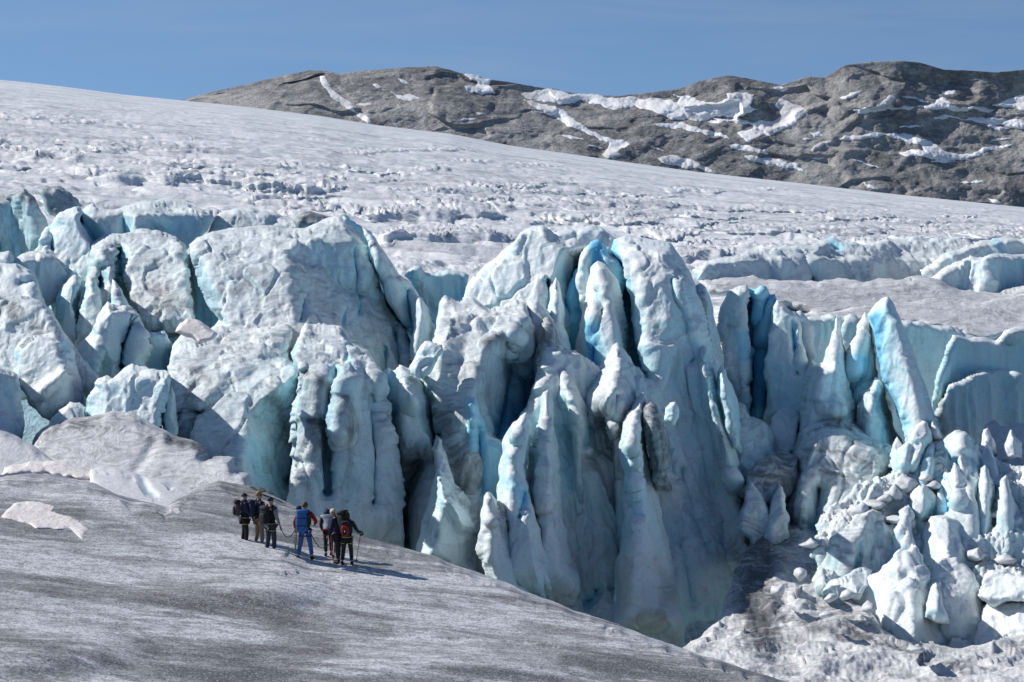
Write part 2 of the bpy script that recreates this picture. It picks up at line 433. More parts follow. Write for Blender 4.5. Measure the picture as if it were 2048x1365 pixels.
SNOW = [
 ('long narrow snow gully running down the left brown hill', [(640,152),(650,153),(655,165),(665,180),(690,198),(705,208),(708,220),(725,228),(740,240),(748,252),(735,249),(715,234),(700,220),(680,206),(660,190),(645,172)]),
 ('bright snow field with notched left side high on the left brown hill', [(926,150),(960,152),(985,159),(978,170),(990,188),(965,191),(932,182),(928,172),(950,173),(956,164)]),
 ('thin curved snow strip below the crest of the left hill', [(778,181),(795,190),(825,190),(840,197),(812,201),(795,196)]),
 ('tiny snow sliver just under the left hill crest', [(790,152),(803,159),(819,168),(803,166)]),
 ('largest snow field, wide and greyish, filling the saddle between the hills', [(1042,188),(1065,184),(1100,177),(1180,188),(1250,195),(1290,200),(1355,208),(1362,196),(1345,189),(1352,190),(1400,203),(1430,206),(1455,196),(1452,187),(1480,185),(1508,189),(1505,200),(1500,212),(1520,220),(1498,226),(1485,233),(1465,236),(1430,233),(1415,241),(1360,240),(1330,233),(1300,221),(1240,216),(1228,220),(1200,208),(1160,200),(1120,210),(1090,205),(1060,199)]),
 ('branching snow tongue dropping from the saddle field towards the glacier', [(1046,199),(1075,207),(1118,217),(1135,227),(1150,241),(1170,254),(1190,264),(1218,276),(1245,280),(1260,289),(1238,298),(1242,312),(1220,317),(1203,309),(1215,298),(1218,286),(1190,272),(1150,257),(1120,242),(1090,227),(1060,212)]),
 ('small wedge of snow on the skyline notch left of the highest summit', [(1545,175),(1560,173),(1577,177),(1565,185)]),
 ('ragged snow field in the hollow below the skyline notch', [(1550,212),(1558,198),(1575,202),(1600,211),(1613,220),(1596,240),(1590,251),(1560,263),(1530,271),(1510,276),(1500,286),(1490,281),(1474,266),(1510,256),(1500,248),(1470,246),(1440,241),(1420,234),(1450,238),(1500,245),(1540,243),(1565,234),(1560,224)]),
 ('thin snow line slanting below the saddle field', [(1308,247),(1340,247),(1370,247),(1420,261),(1460,279),(1448,276),(1400,264),(1365,256),(1330,256)]),
 ('snow wedge touching the glacier edge under the saddle', [(1314,316),(1345,310),(1375,317),(1400,329),(1426,345),(1390,337),(1350,331),(1325,326)]),
 ('small snow streak above the wedge by the glacier', [(1453,290),(1490,291),(1530,299),(1537,309),(1500,303)]),
 ('drooping snow band near the glacier in the middle of the hills', [(1488,311),(1520,317),(1560,319),(1595,327),(1608,343),(1570,336),(1530,329),(1500,321)]),
 ('short slanting snow fleck under the highest summit', [(1679,196),(1700,185),(1722,181),(1707,195),(1685,199)]),
 ('wide snow band with two upward prongs on the right hill', [(1706,220),(1740,217),(1763,205),(1780,189),(1793,194),(1781,208),(1790,216),(1830,215),(1868,208),(1885,194),(1897,203),(1902,211),(1940,215),(1990,219),(1975,226),(1920,223),(1870,219),(1820,221),(1760,223),(1720,229)]),
 ('long thin snow line under the two-pronged band', [(1858,235),(1900,231),(1960,234),(2010,239),(2090,248),(2090,254),(2000,249),(1940,241),(1870,239)]),
 ('long S-shaped snow ribbon across the dark right hill', [(1620,302),(1640,285),(1668,281),(1690,270),(1730,269),(1770,267),(1822,269),(1852,279),(1872,289),(1883,299),(1910,307),(1950,304),(1980,294),(2027,287),(1982,301),(1955,313),(1920,321),(1880,319),(1830,313),(1798,306),(1850,303),(1843,291),(1800,278),(1740,276),(1700,281),(1662,286),(1642,295),(1626,304)]),
 ('flat snow patch at the right photo edge above the thin line', [(1983,210),(2010,202),(2090,200),(2090,213),(2010,215)]),
 ('uppermost thin snow strip at the right photo edge', [(2013,187),(2090,184),(2090,190),(2020,191)]),
 ('small isolated snow strip at right above the S-shaped ribbon', [(1964,251),(1990,251),(2019,258),(2000,261)]),
 ('small snow patch by the glacier edge below the dark right hill', [(1726,364),(1745,371),(1757,382),(1735,377)]),
 ('rightmost snow patch low by the glacier edge', [(1968,392),(1990,399),(2008,413),(1985,406)]),
 ('small snow dot left of the S-shaped ribbon', [(1618,265),(1640,264),(1647,272),(1628,276)]),
 ('tiny snow bar between the summit and the two-pronged band', [(1883,182),(1910,181),(1912,187),(1885,188)]),
]
def snow_sheet(label, poly, k, group='snow patches left on the mountainside'):
    rnd = random.Random(k); P = fractal_poly(poly, .13, rnd, 4); st = 1.5
    x0, y0 = P.min(0) - st; x1, y1 = P.max(0) + st
    X, Yp = np.meshgrid(np.arange(x0, x1 + st, st), np.arange(y0, y1 + st, st))
    ins = inside(X, Yp, P); d, _, nx, ny = seg_dist(X, Yp, P, True, True)
    d = np.where(ins, d, 0); X = np.where(ins, X, nx); Yp = np.where(ins, Yp, ny)
    rough = fbm(np.stack([X * .16, Yp * .3, 0 * X], -1), 1.0, 3, .6, seed=k).reshape(X.shape)
    top = mountain_pos(X, Yp, np.clip(d / 3, 0, 1) * .7 + .2 + .1 * rough)
    bot = mountain_pos(X, Yp, -3.0)
    cell = ins[:-1, :-1] | ins[1:, :-1] | ins[:-1, 1:] | ins[1:, 1:]
    u = np.zeros(X.shape, bool); u[:-1, :-1] |= cell; u[1:, :-1] |= cell; u[:-1, 1:] |= cell; u[1:, 1:] |= cell
    i = -np.ones(X.shape, int); i[u] = np.arange(u.sum()); j = i + u.sum()
    q = lambda i: np.stack([i[:-1, :-1][cell], i[1:, :-1][cell], i[1:, 1:][cell], i[:-1, 1:][cell]], 1)
    o = mesh_obj('snow_patch', np.concatenate([top[u], bot[u]]), np.concatenate([q(i), q(j)[:, ::-1]]), MAT['far_snow'], origin=tuple(top[u].mean(0)))
    tag(o, label, 'snow patch', group)
for k, (l, p) in enumerate(SNOW): snow_sheet(l, p, k + 3)

_r3 = random.Random(21)
for k in range(26):
    x = _r3.uniform(1080, 2040) if k > 4 else _r3.uniform(680, 1000); t_, b_ = float(np.interp(x, _sx, _sy)), float(np.interp(x, _gx, _gy))
    y = t_ + (b_ - t_) * _r3.uniform(.12, .86); w_ = _r3.uniform(9, 30); h_ = _r3.uniform(1.6, 4.0); sl = _r3.uniform(-.25, .35)
    if any(inside(np.array([x + d_]), np.array([y + d_ * sl]), p)[0] for _, p in SNOW for d_ in (-w_, 0, w_)): continue
    P_ = [(x - w_, y - w_ * sl), (x - w_ * .4, y - h_ - w_ * .4 * sl), (x + w_ * .3, y - h_ * .7 + w_ * .3 * sl), (x + w_, y + w_ * sl), (x + w_ * .35, y + h_ + w_ * .3 * sl), (x - w_ * .5, y + h_ * .6 - w_ * .5 * sl)]
    snow_sheet('thin little snow sliver scattered between the larger mountain snow patches', P_, k + 60, 'tiny snow slivers on the mountain')

# ------------------------------------------------------------------ the glacier behind
def glacier_Y(A, B):
    sk = np.interp(A, _gx, _gy); t = (B - sk) / (655 - sk)
    t1 = np.clip(t, 0, 1)
    Y = 1 / ((1 - t1) / 760 + t1 / 150)
    return Y - np.clip(t - 1, 0, None) * 14
SCARPS = []      # (columns, rows of the upper lip, height in rows, flat rows above the lip)
def scarp(pts, h, f=None): SCARPS.append(([a for a, _ in pts], [b for _, b in pts], h, f or h * 1.6))
scarp([(120,350),(160,341),(260,343),(330,346),(400,340),(470,346),(560,352),(640,366),(700,378)],26,22)
scarp([(480,395),(520,386),(600,384),(690,392)],9); scarp([(560,406),(640,402),(720,412),(760,420)],12)
scarp([(130,300),(200,290),(320,294),(420,301)],9); scarp([(40,310),(110,302),(180,312)],12)
scarp([(330,330),(420,322),(470,328)],5); scarp([(800,405),(880,398),(1000,404),(1120,410)],10)
scarp([(690,430),(760,412),(860,410),(960,416),(1030,428)],22,18); scarp([(720,478),(790,462),(900,455),(1000,462),(1040,472)],26,18)
scarp([(1060,442),(1160,436),(1260,440),(1340,446)],11); scarp([(1300,492),(1380,486),(1450,482),(1500,474),(1545,470),(1580,472)],13)
scarp([(1260,436),(1400,428),(1500,432)],7); scarp([(1540,452),(1640,448),(1740,455),(1830,462)],8); scarp([(1330,502),(1400,500),(1470,498)],16,10)
scarp([(1700,478),(1800,470),(1900,470),(2000,468),(2100,470)],12)
scarp([(-200,262),(0,270),(160,281),(330,288),(520,296)],5); scarp([(200,322),(420,318),(640,330),(860,348)],6); scarp([(760,372),(980,376),(1180,384),(1400,392)],6)
scarp([(1020,412),(1220,408),(1460,414),(1700,424)],7); scarp([(-200,330),(0,326),(90,330)],10); scarp([(1150,462),(1280,456),(1420,462),(1560,456)],10); scarp([(900,432),(1060,436),(1200,430)],8)
_r2 = random.Random(4)
for _ in range(130):
    x = _r2.uniform(-250, 2250); t = _r2.uniform(.10, .86) ** 1.0; w_ = _r2.uniform(50, 240) * (.5 + t)
    y = float(np.interp(x, _gx, _gy)); y = y + (620 - y) * t * (1 if x < 1100 else .62)
    dr = _r2.uniform(-.02, .10); h_ = _r2.uniform(3, 11) * (.3 + 1.2 * t)
    scarp([(x - w_, y - dr * w_), (x - w_ * .3, y + _r2.uniform(-4, 4)), (x + w_ * .4, y + _r2.uniform(-4, 4)), (x + w_, y + dr * w_)], h_)
def gfn(A, V):
    sk = np.interp(A, _gx, _gy)
    B = np.where(V <= 1, sk + (700 - sk) * np.clip(V, 0, 1), 700 + (V - 1) * 700)
    Y = glacier_Y(A, B)
    wob = 9 * fbm(np.stack([A * .012, B * .004, 0 * A], -1), 1.0, 4, .42, seed=2).reshape(A.shape)
    for xs, ys, h, f in SCARPS:
        c0 = np.searchsorted(A[0], xs[0]); c1 = np.searchsorted(A[0], xs[-1])
        if c1 - c0 < 4: continue
        sl = np.s_[:, c0:c1]; a = A[sl]; b = B[sl]
        u = (a - xs[0]) / (xs[-1] - xs[0]); tp = np.clip(np.minimum(u, 1 - u) * 5, 0, 1) ** .7
        hh = h * tp + .01; ff = f * tp + .01
        b0 = np.interp(a, xs, ys) + wob[sl] * min(1, h / 10); s_ = b - b0
        yl = glacier_Y(a, b0 + hh); yt = glacier_Y(a, b0 - ff); cur = Y[sl]
        k = np.clip((s_ + ff) / ff, 0, 1) ** 1.3
        cur = np.where((s_ > -ff) & (s_ <= 0), yt + (yl + .12 * (yt - yl) - yt) * k, cur)
        cur = np.where((s_ > 0) & (s_ < hh), yl + .12 * (yt - yl) * (1 - s_ / hh), cur)
        Y[sl] = cur
    m = V >= 0; Y[m.any(1)] = np.minimum.accumulate(Y[m.any(1)] - 1e-3 * np.arange(m.any(1).sum())[:, None], axis=0)
    P = W(A, B, Y); q = P.reshape(-1, 3)
    near = np.clip((B - sk) / 260, 0, 1)                                    # the ice breaks up more towards the ice fall
    warp = q + np.stack([0 * q[:, 0], 5.5 * fbm(q, (.05, .05, 0), 3, seed=8), 0 * q[:, 0]], 1)
    tr = (warp @ np.array([[1, .10, 0], [-.10, 1, 0], [0, 0, 0]]))
    cre2 = fbm(tr, (.05, .26, 0), 4, .6, True, seed=5).reshape(A.shape)
    hum = fbm(q, (.05, .05, 0), 4, .5, seed=9).reshape(A.shape)
    lum = fbm(tr, (.07, .22, 0), 4, .55, seed=4).reshape(A.shape)
    fade = np.clip(V / .05, .08, 1)
    sc = np.clip(Y / 260, .5, 1.6)
    dz = (-.9 * np.clip(cre2, 0, 1) * (.3 + .9 * near) + 1.0 * hum * near + .75 * lum * (.35 + .65 * near)) * fade * sc
    hv, ck = plates(tr, (.045, .15, 0), 2); hv = hv.reshape(A.shape); ck = ck.reshape(A.shape)
    hv2, ck2 = plates(tr, (.15, .5, 0), 4); hv2 = hv2.reshape(A.shape); ck2 = ck2.reshape(A.shape)
    dz = dz + near * fade * (.45 * hv * ck - .4 * (1 - ck) + .08 * hv2 * ck2)
    dz = np.where(B > 690, 0, dz)
    P[..., 2] += dz
    over = np.clip(-V, 0, None)[..., None]
    return P + over * np.array([0, 900.0, -260.0])
vv = np.concatenate([np.linspace(-.5, -.03, 8), np.linspace(0, 1, 420) ** 1.1, np.linspace(1.03, 2.05, 40)])
tag(grid_mesh('glacier', np.arange(-330, 2360, 3.4), vv, gfn, MAT['far_ice'],
              attrs={'dirt': lambda a, v: np.where(v > .98, .35, .30 + .12 * np.sin(v * 9)), 'blue': lambda a, v: np.where(v > 1, .35, .02)}), kind='structure')

# ------------------------------------------------------------------ the slope in front
GC, GB, GZ = .045, -.10, 16.28
def ground_Y(px, py): return GZ / ((py - HY) / F + GC + GB * (px - HX) / F)
def on_ground(px, py):
    Y = float(ground_Y(px, py)); return Vector(W(px, py, Y).tolist())
# ------------------------------------------------------------------ slope sheets and mounds in front
def gdepth(off=0.0):
    return lambda X, Y_: ground_Y(X, np.maximum(Y_, 700)) + off
g = S('ground', None, None, [(-420,985),(0,955),(60,947),(130,953),(190,966),(235,990),(262,996),(330,1012),(385,978),(440,962),(500,972),(560,998),(600,1016),(640,1036),(690,1056),(740,1078),(800,1092),(870,1112),(960,1146),(1050,1183),(1150,1222),(1260,1258),(1360,1295),(1460,1328),(1560,1360),(1640,1385),(1760,1440),(1760,1470),(-420,1470)],
  0, depth=gdepth(), er=26, et=2.6, bt=4, step=2.6, jag=.03, amp=.06, flute=0, dirt=0, blurn=1, mat='gritty_ice', kind='structure',
  feats=[('di',[(-20,1040),(60,1062),(160,1085),(240,1080),(330,1110)],14,.7),('di',[(0,1200),(120,1185),(250,1195),(420,1210),(560,1232),(760,1250)],20,.65),('di',[(390,966),(440,964),(500,978)],16,.7),
   ('di',[(150,1215),(200,1228),(260,1245),(310,1290),(340,1330),(370,1365)],5,.8),('bl',[(400,1000),(480,1020),(560,1050)],9,.45),('bl',[(330,1015),(420,1040),(500,1070)],8,.3),('di',[(560,1180),(640,1210),(760,1240),(900,1255)],9,.45),('di',[(700,1180),(850,1200),(1000,1225)],8,.4),('di',[(300,1150),(420,1175),(520,1180)],9,.4),('bl',[(880,1240),(1040,1262),(1180,1290)],12,.4),('bl',[(1040,1205),(1150,1245),(1250,1290)],6,.45),('di',[(815,1179),(850,1182)],3,.9),
   ('bl',[(-40,985),(90,985),(200,1000),(260,1020)],14,.6),('bl',[(180,1025),(300,1045),(420,1085),(520,1110)],10,.35),('bl',[(-40,1120),(100,1135),(240,1150)],12,.35),('bl',[(0,1115),(150,1122),(260,1145),(390,1150)],16,.5),('bl',[(520,1165),(600,1190),(700,1200)],18,.55),('bl',[(700,1300),(880,1300),(1100,1320)],22,.5),('bl',[(0,1230),(150,1250),(240,1290)],25,.5),('bl',[(180,1000),(290,1060),(330,1085)],10,.5),('bl',[(520,1020),(600,1050)],12,.35),('bl',[(850,1140),(960,1180)],9,.5),
   ('rid',[(185,968),(300,1010),(420,1060),(560,1120)],1.0,120,60),('swell',(80,1300,260,60),.9),('swell',(900,1330,420,60),.8),('swell',(500,1180,330,45),.8)])
S('ice_mound','pale streaked ice ramp between the grey cap and the pink snow slab','ice mound',[(180,940),(205,932),(240,938),(300,955),(340,962),(385,976),(392,1000),(345,1035),(280,1025),(225,1010),(180,985)],0,depth=gdepth(.9),er=30,et=1.1,bt=3,step=2.5,jag=.03,amp=.07,flute=0,dirt=.12,mat='dirty_ice',feats=[('gul',[(280,955),(300,985),(310,992)],.7,6,.2)])
S('ice_mound','wide streaky grey-white ice hump ending in a torn edge left of the hikers','ice mound',[(60,898),(72,868),(100,848),(140,838),(185,832),(225,822),(262,824),(292,840),(330,860),(352,873),(385,880),(405,893),(420,909),(415,914),(470,915),(468,924),(474,936),(500,950),(504,962),(502,1000),(430,1010),(330,1020),(240,1000),(180,990),(120,975),(60,950)],
  90,lean=4.2,lx=-.3,er=24,et=3,bt=6,step=2.6,jag=.05,amp=.07,flute=0,dirt=.5,mat='dirty_ice',feats=[('gul',[(310,880),(290,920),(272,938)],.25,10),('di',[(350,880),(400,892),(420,908)],14,.8),('di',[(70,880),(120,850),(200,835)],10,.5),('di',[(150,850),(230,860),(330,880)],9,.4)])
S('ice_mound','smooth grey-pink ice slab sloping down at the far left','ice mound',[(-280,820),(-280,835),(0,856),(40,876),(70,893),(110,922),(150,948),(120,985),(-280,990)],89.5,lean=4,er=16,et=1.6,bt=5,amp=.06,flute=0,dirt=.25,mat='dirty_ice')
S('snow_patch','pinkish leftover snow slab lying along the slope at far left, above the bigger one','snow patch',[(-280,946),(5,948),(10,935),(60,922),(110,922),(150,934),(186,949),(188,956),(170,961),(120,953),(60,949),(0,955),(-280,958)],0,depth=gdepth(2.2),er=13,et=.8,bt=.6,step=2,jag=.08,amp=.06,flute=0,dirt=.0,mat='old_snow')
S('snow_patch','thick pinkish snow remnant with ragged lower edge in the left foreground','snow patch',[(-50,1045),(0,1032),(25,1004),(60,999),(110,1002),(140,1020),(165,1040),(188,1055),(181,1066),(172,1074),(175,1088),(160,1083),(135,1064),(100,1061),(72,1062),(55,1052),(35,1047),(0,1037),(-50,1052)],0,depth=gdepth(-.28),er=15,et=.75,bt=.6,step=2,jag=.17,amp=.07,flute=0,dirt=.0,mat='old_snow')
for poly, lab in (([(498,974),(506,973),(514,979),(520,983),(508,981)],'flat dark stone on the ice edge, leftmost of three'),([(514,983),(520,975),(528,977),(533,984),(524,986)],'pointed dark stone on the ice edge, middle of three'),([(532,985),(538,982),(548,988),(540,989)],'smallest dark stone on the ice edge, nearest the hikers')):
    S('rock',lab,'rock',poly,0,depth=gdepth(-.2),er=3,et=.25,bt=.4,step=.8,jag=.08,amp=.03,flute=0,mat='dark_rock',group='stones on the edge of the slope')

def ice(label, poly, Y, name='serac', cat='ice tower', **k): return S(name, label, cat, poly, Y, **k)
IB = dict(name='ice_block', cat='ice block')
FN = dict(name='ice_fin', cat='ice fin')
WL = dict(name='ice_cliff', cat='ice wall')
T = dict(lean=1.7, er=26, et=3.2, bt=6)        # rounded tops
# ---- walls and scarps out on the glacier
ice('long shaded ice wall with scalloped face at right, above the pale ledge',[(1385,540),(1420,522),(1480,510),(1540,498),(1600,492),(1640,486),(1665,476),(1685,484),(1720,490),(1790,478),(1830,472),(1890,478),(1935,478),(1960,500),(1900,575),(1850,582),(1760,588),(1660,588),(1560,590),(1480,585),(1410,570)],158,amp=0.3,flute=0.9,lean=.6,lx=1.1,er=12,et=2.2,bt=10,dirt=.3,sc=1.5,prof=[(470,4),(505,1.5),(520,0),(560,-.5)],mat='ice',feats=[('fall',[(1480,512),(1500,556)],2.5,40),('fall',[(1620,488),(1640,556)],3,40),('fall',[(1730,490),(1760,556)],2.5,50),('bl',[(1660,480),(1675,500)],12,.5),('gul',[(1610,520),(1625,556)],1.5,9)],**WL)
ice('right-hand ice wall with jagged bluish crest, farthest at the photo edge',[(1840,540),(1870,520),(1900,502),(1935,490),(1980,480),(2040,478),(2110,474),(2400,540),(2400,575),(2000,578),(1880,575)],162,amp=0.3,flute=0.9,lean=1.2,lx=1.0,er=12,et=2.4,bt=9,dirt=.3,sc=1.5,feats=[('fall',[(1900,505),(1930,550)],2,40),('bl',[(1990,485),(2000,510)],12,.4)],**WL)
ice('broad shaded ice cliff with smooth layered face at the right edge',[(1800,588),(1860,555),(1900,530),(1940,512),(1990,507),(2048,508),(2400,510),(2400,615),(2040,612),(1960,615),(1860,610)],152,amp=0.3,flute=0.9,lean=.6,lx=1.2,er=14,et=2.4,bt=9,dirt=.25,sc=1.4,feats=[('rid',[(1985,510),(1975,580)],1.6,60,60)],**WL)
ice('wide pale ledge of ice in front of the scalloped wall',[(1395,560),(1450,555),(1560,562),(1660,560),(1790,560),(1860,556),(1920,580),(2000,586),(2060,570),(2400,562),(2400,640),(1980,640),(1800,622),(1640,630),(1500,600),(1420,590)],146,lean=6,er=14,et=3,bt=8,dirt=.5,sc=1.5,mat='dirty_ice',name='ice_ledge',cat='ice ledge',feats=[('di',[(1600,612),(1720,594),(1860,578)],4,.3)])
ice('lower streaky ledge of ice just above the shaded back wall',[(1560,640),(1640,618),(1760,604),(1860,590),(1960,598),(2050,580),(2400,575),(2400,690),(1980,680),(1850,655),(1700,650)],143,lean=6,er=14,et=3,bt=8,dirt=.45,sc=1.5,mat='dirty_ice',name='ice_ledge',cat='ice ledge',feats=[('di',[(1960,610),(2030,640)],9,.2)])
ice('long grey shaded ice wall behind the pinnacles at right',[(1600,645),(1625,632),(1660,627),(1690,632),(1720,640),(1760,650),(1800,642),(1850,646),(1900,652),(1950,668),(2000,674),(2060,668),(2400,678),(2400,900),(1600,880)],138,amp=0.2,flute=0.6,lean=.15,lx=1.6,er=10,et=1.5,bt=8,dirt=.22,feats=[('gul',[(1765,640),(1765,800)],2,14)],**WL)
ice('small rounded ice knob on the back wall beside the sharp pinnacle',[(1682,700),(1684,650),(1690,632),(1702,627),(1714,632),(1722,645),(1722,700)],134,lean=.5,er=16,et=2.5,**IB)
# ---- left field
ice('grey ice block at the left edge, dirty on top with bluish face below',[(-280,400),(0,392),(20,384),(48,377),(70,395),(84,425),(95,445),(104,468),(92,490),(72,508),(50,525),(-280,530)],140,lean=1.0,lx=.8,er=18,et=3,dirt=.45,feats=[('fall',[(25,400),(40,440),(52,520)],-2.0,26),('di',[(0,395),(40,388),(75,405)],14,.7),('gul',[(0,490),(2,520)],2,7,.7),('bl',[(15,430),(30,500)],18,.4)],**IB)
ice('small dirty rounded ice block behind the left edge block',[(72,380),(90,372),(115,372),(140,384),(156,398),(166,412),(130,440),(95,430)],150,lean=1.6,lx=.8,er=14,et=3,dirt=.7,**IB)
ice('long ice block with lit top and shaded blue face behind the left field',[(160,425),(185,407),(200,415),(225,420),(260,410),(300,402),(350,400),(370,405),(395,415),(425,420),(428,440),(415,462),(390,485),(370,505),(160,505)],136,lean=.8,lx=1.2,er=16,et=3,prof=[(400,5),(428,0),(500,-.6)],dirt=.25,feats=[('gul',[(254,438),(258,480)],1.6,8,.6),('rid',[(272,425),(274,480)],1.5,24,60),('rid',[(300,412),(330,440)],1.2,26,26),('gul',[(168,440),(190,478)],1.6,14,.55),('bl',[(280,470),(380,450)],24,.3)],**IB)
ice('tall sunlit white ice lump left of the big strata block',[(70,505),(80,480),(92,455),(103,450),(108,440),(120,425),(148,414),(160,414),(168,425),(160,440),(166,452),(180,475),(192,500),(205,540),(205,640),(110,640),(95,600),(80,540)],128,lean=1.6,lx=-1.3,er=20,et=3.5,dirt=.15,feats=[('fall',[(160,415),(158,445),(182,478)],3,22),('gul',[(100,455),(105,495)],1,5,.4)],**IB)
ice('rounded dome of ice behind the big striped block',[(412,475),(425,442),(440,426),(470,417),(500,415),(540,424),(570,434),(600,438),(614,455),(590,480)],142,lean=2.6,lx=-0.4,er=18,et=3,dirt=.35,**IB)
ice('rubbly dirty ice crest behind the blue cleft',[(585,440),(598,428),(620,422),(640,428),(668,432),(690,430),(705,445),(650,460),(600,460)],140,lean=2,er=10,et=2,dirt=.8,**IB)
ice('big rounded ice block with curved dust strata, left of the dark gap',[(172,560),(176,520),(180,490),(210,468),(262,464),(320,462),(352,472),(370,487),(379,515),(386,545),(390,580),(395,620),(392,655),(362,672),(333,676),(300,670),(285,650),(270,622),(258,595),(244,560),(238,620),(205,620),(190,600)],122,lean=2.6,lx=-0.7,er=24,et=4,bt=7,dirt=0.45,prof=[(460,5),(500,1.2),(560,0),(680,-.5)],feats=[('fall',[(352,474),(368,500),(372,540),(386,600),(388,660)],3.5,28),('gul',[(244,500),(241,560),(250,590)],3.2,8,.5),('gul',[(177,500),(172,545)],2.6,6,.75),('gul',[(208,535),(200,570)],2.2,8,.6),('di',[(300,570),(340,600),(330,640)],22,.5),('rid',[(205,490),(212,540)],1.6,18,26)],**IB)
ice('narrow leaning ice fin in front of the strata block, left of two',[(108,640),(112,595),(124,570),(140,556),(152,549),(166,558),(162,585),(156,610),(164,650),(158,700),(112,680)],118,lean=1.1,lx=-1.1,er=14,et=2.4,feats=[('fall',[(150,552),(148,600),(155,660)],2,22),('bl',[(116,590),(118,630)],10,.5)],**FN)
ice('narrow leaning ice fin in front of the strata block, right of two',[(155,640),(164,595),(170,570),(174,552),(190,556),(200,580),(207,605),(213,628),(205,660),(195,700),(150,700)],117,lean=1.1,lx=-1.1,er=14,et=2.4,feats=[('fall',[(192,558),(204,610),(205,660)],2,18),('bl',[(166,585),(158,620)],7,.7)],**FN)
ice('short pale ice horn in the cleft beside the strata block',[(212,640),(220,590),(224,558),(232,564),(246,588),(257,608),(262,650)],116,lean=.9,er=12,et=2,feats=[('fallL',[(226,560),(240,600),(236,640)],2,18),('bl',[(215,590),(222,630)],12,.6)],**FN)
ice('shaded ice block with thin dirty top behind the white cap at left',[(20,520),(45,508),(70,502),(96,500),(110,512),(120,525),(130,548),(126,575),(110,605),(75,625),(50,570)],121,lean=.6,lx=1.8,er=14,et=2.4,dirt=.35,prof=[(500,4),(518,0),(600,0)],**IB)
ice('smooth white ice cap at the left edge, middle height',[(-280,528),(0,526),(40,529),(64,540),(76,560),(82,580),(90,600),(100,650),(60,660),(-280,660)],114,plate=0.07,lean=3.2,lx=-0.6,er=26,et=3.5,dirt=.1,feats=[('fall',[(62,542),(76,580),(85,640)],2.5,22),('gul',[(40,565),(75,560)],.7,6,.3)],**IB)
ice('small pale ice lump on the left photo edge above the white cap',[(-280,510),(0,505),(20,502),(28,515),(30,535),(-280,540)],119,lean=1.6,er=12,et=2,**IB)
ice('ice block with slanting dark dust streaks and a sharp ridge falling right',[(-280,588),(0,588),(45,591),(80,600),(105,622),(126,660),(150,695),(176,725),(210,760),(190,800),(140,790),(40,800),(-280,790)],108,lean=2.4,lx=-0.8,er=16,et=3,bt=5,dirt=.35,feats=[('di',[(5,612),(40,650),(90,668)],20,.75),('di',[(30,610),(70,640)],12,.6),('fall',[(85,604),(118,655),(150,705),(200,760)],3.2,24)],**IB)
ice('white ribbed ice block with a bluish shaded right side, lower left',[(34,700),(50,676),(95,667),(112,664),(126,672),(136,685),(150,700),(152,720),(157,740),(166,765),(173,800),(172,840),(110,848),(60,812),(42,775),(40,735)],101,lean=1.5,lx=-1.0,er=18,et=3,dirt=.3,feats=[('fall',[(112,668),(127,705),(128,745),(122,790),(104,840)],3.6,42),('rid',[(128,745),(100,770),(60,800)],.8,14,14),('bl',[(130,690),(140,720)],14,.45)],**IB)
ice('shadowed ice shoulder cut by the photo edge at lower left',[(-280,738),(0,736),(35,748),(41,770),(43,805),(50,850),(48,905),(-280,905)],95,lean=.7,lx=1.2,er=16,et=3,dirt=.4,**IB)
ice('white ice block with a blue slit, mid left between fin pair and dark gap',[(150,700),(185,660),(196,630),(206,615),(215,603),(230,608),(258,610),(273,622),(286,645),(293,665),(300,700),(303,735),(310,770),(300,800),(240,800),(180,790),(160,760)],110,lean=1.6,lx=-1.0,er=20,et=3,dirt=.15,feats=[('fall',[(226,608),(214,650),(206,690)],1.6,40),('gul',[(258,650),(252,690),(248,730)],2.4,10,.75),('fall',[(286,650),(296,720)],2,16)],**IB)
ice('shadowed icy hollow wall in the gap behind the sunlit block',[(270,700),(296,665),(330,660),(345,690),(345,760),(348,800),(260,800)],114,lean=.3,lx=1.8,er=14,et=2,dirt=.35,blue=.25,**WL)
ice('large sunlit pale blue-white ice block right behind the grey hump',[(166,880),(175,815),(182,785),(193,770),(197,757),(215,750),(225,757),(245,740),(265,728),(300,737),(335,741),(343,752),(341,775),(336,800),(329,830),(326,862),(330,900),(240,900)],97,lean=1.2,lx=-.9,er=18,et=2.6,dirt=.06,jag=.07,prof=[(727,3),(755,0),(900,0)],feats=[('fall',[(342,752),(330,775),(318,805),(310,860),(312,890)],3.2,26),('bl',[(336,770),(322,830)],12,.35),('bl',[(200,800),(270,790)],40,.12)],**IB)
ice('thin bluish-white ice fin against the right side of the large sunlit block',[(318,930),(326,830),(336,785),(344,770),(350,790),(352,830),(356,880),(360,930)],98.5,lean=.9,lx=-.5,er=12,et=1.6,dirt=.1,blue=.12,**FN)
ice('small pale ice lump peeking over the grey hump at left',[(92,860),(102,838),(118,820),(140,803),(158,804),(171,815),(175,835),(160,870)],97,lean=1.6,er=14,et=2,dirt=.3,**IB)
ice('dark broken ice rubble in the hole below the grainy slab',[(340,920),(348,850),(360,825),(385,822),(410,826),(412,860),(395,900),(380,930)],101,lean=.2,lx=1.4,er=10,et=1.5,dirt=.75,blue=.2,amp=.4,name='ice_rubble',cat='ice rubble')
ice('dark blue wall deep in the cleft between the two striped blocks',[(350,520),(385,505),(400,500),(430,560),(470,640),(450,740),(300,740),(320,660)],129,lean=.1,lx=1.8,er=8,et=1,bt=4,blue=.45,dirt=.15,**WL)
ice('blue shaded wall behind the narrow fin pair at left',[(95,560),(160,520),(250,520),(275,600),(300,680),(280,720),(100,720)],131,lean=.1,lx=1.8,er=8,et=1,bt=4,blue=.35,dirt=.15,**WL)
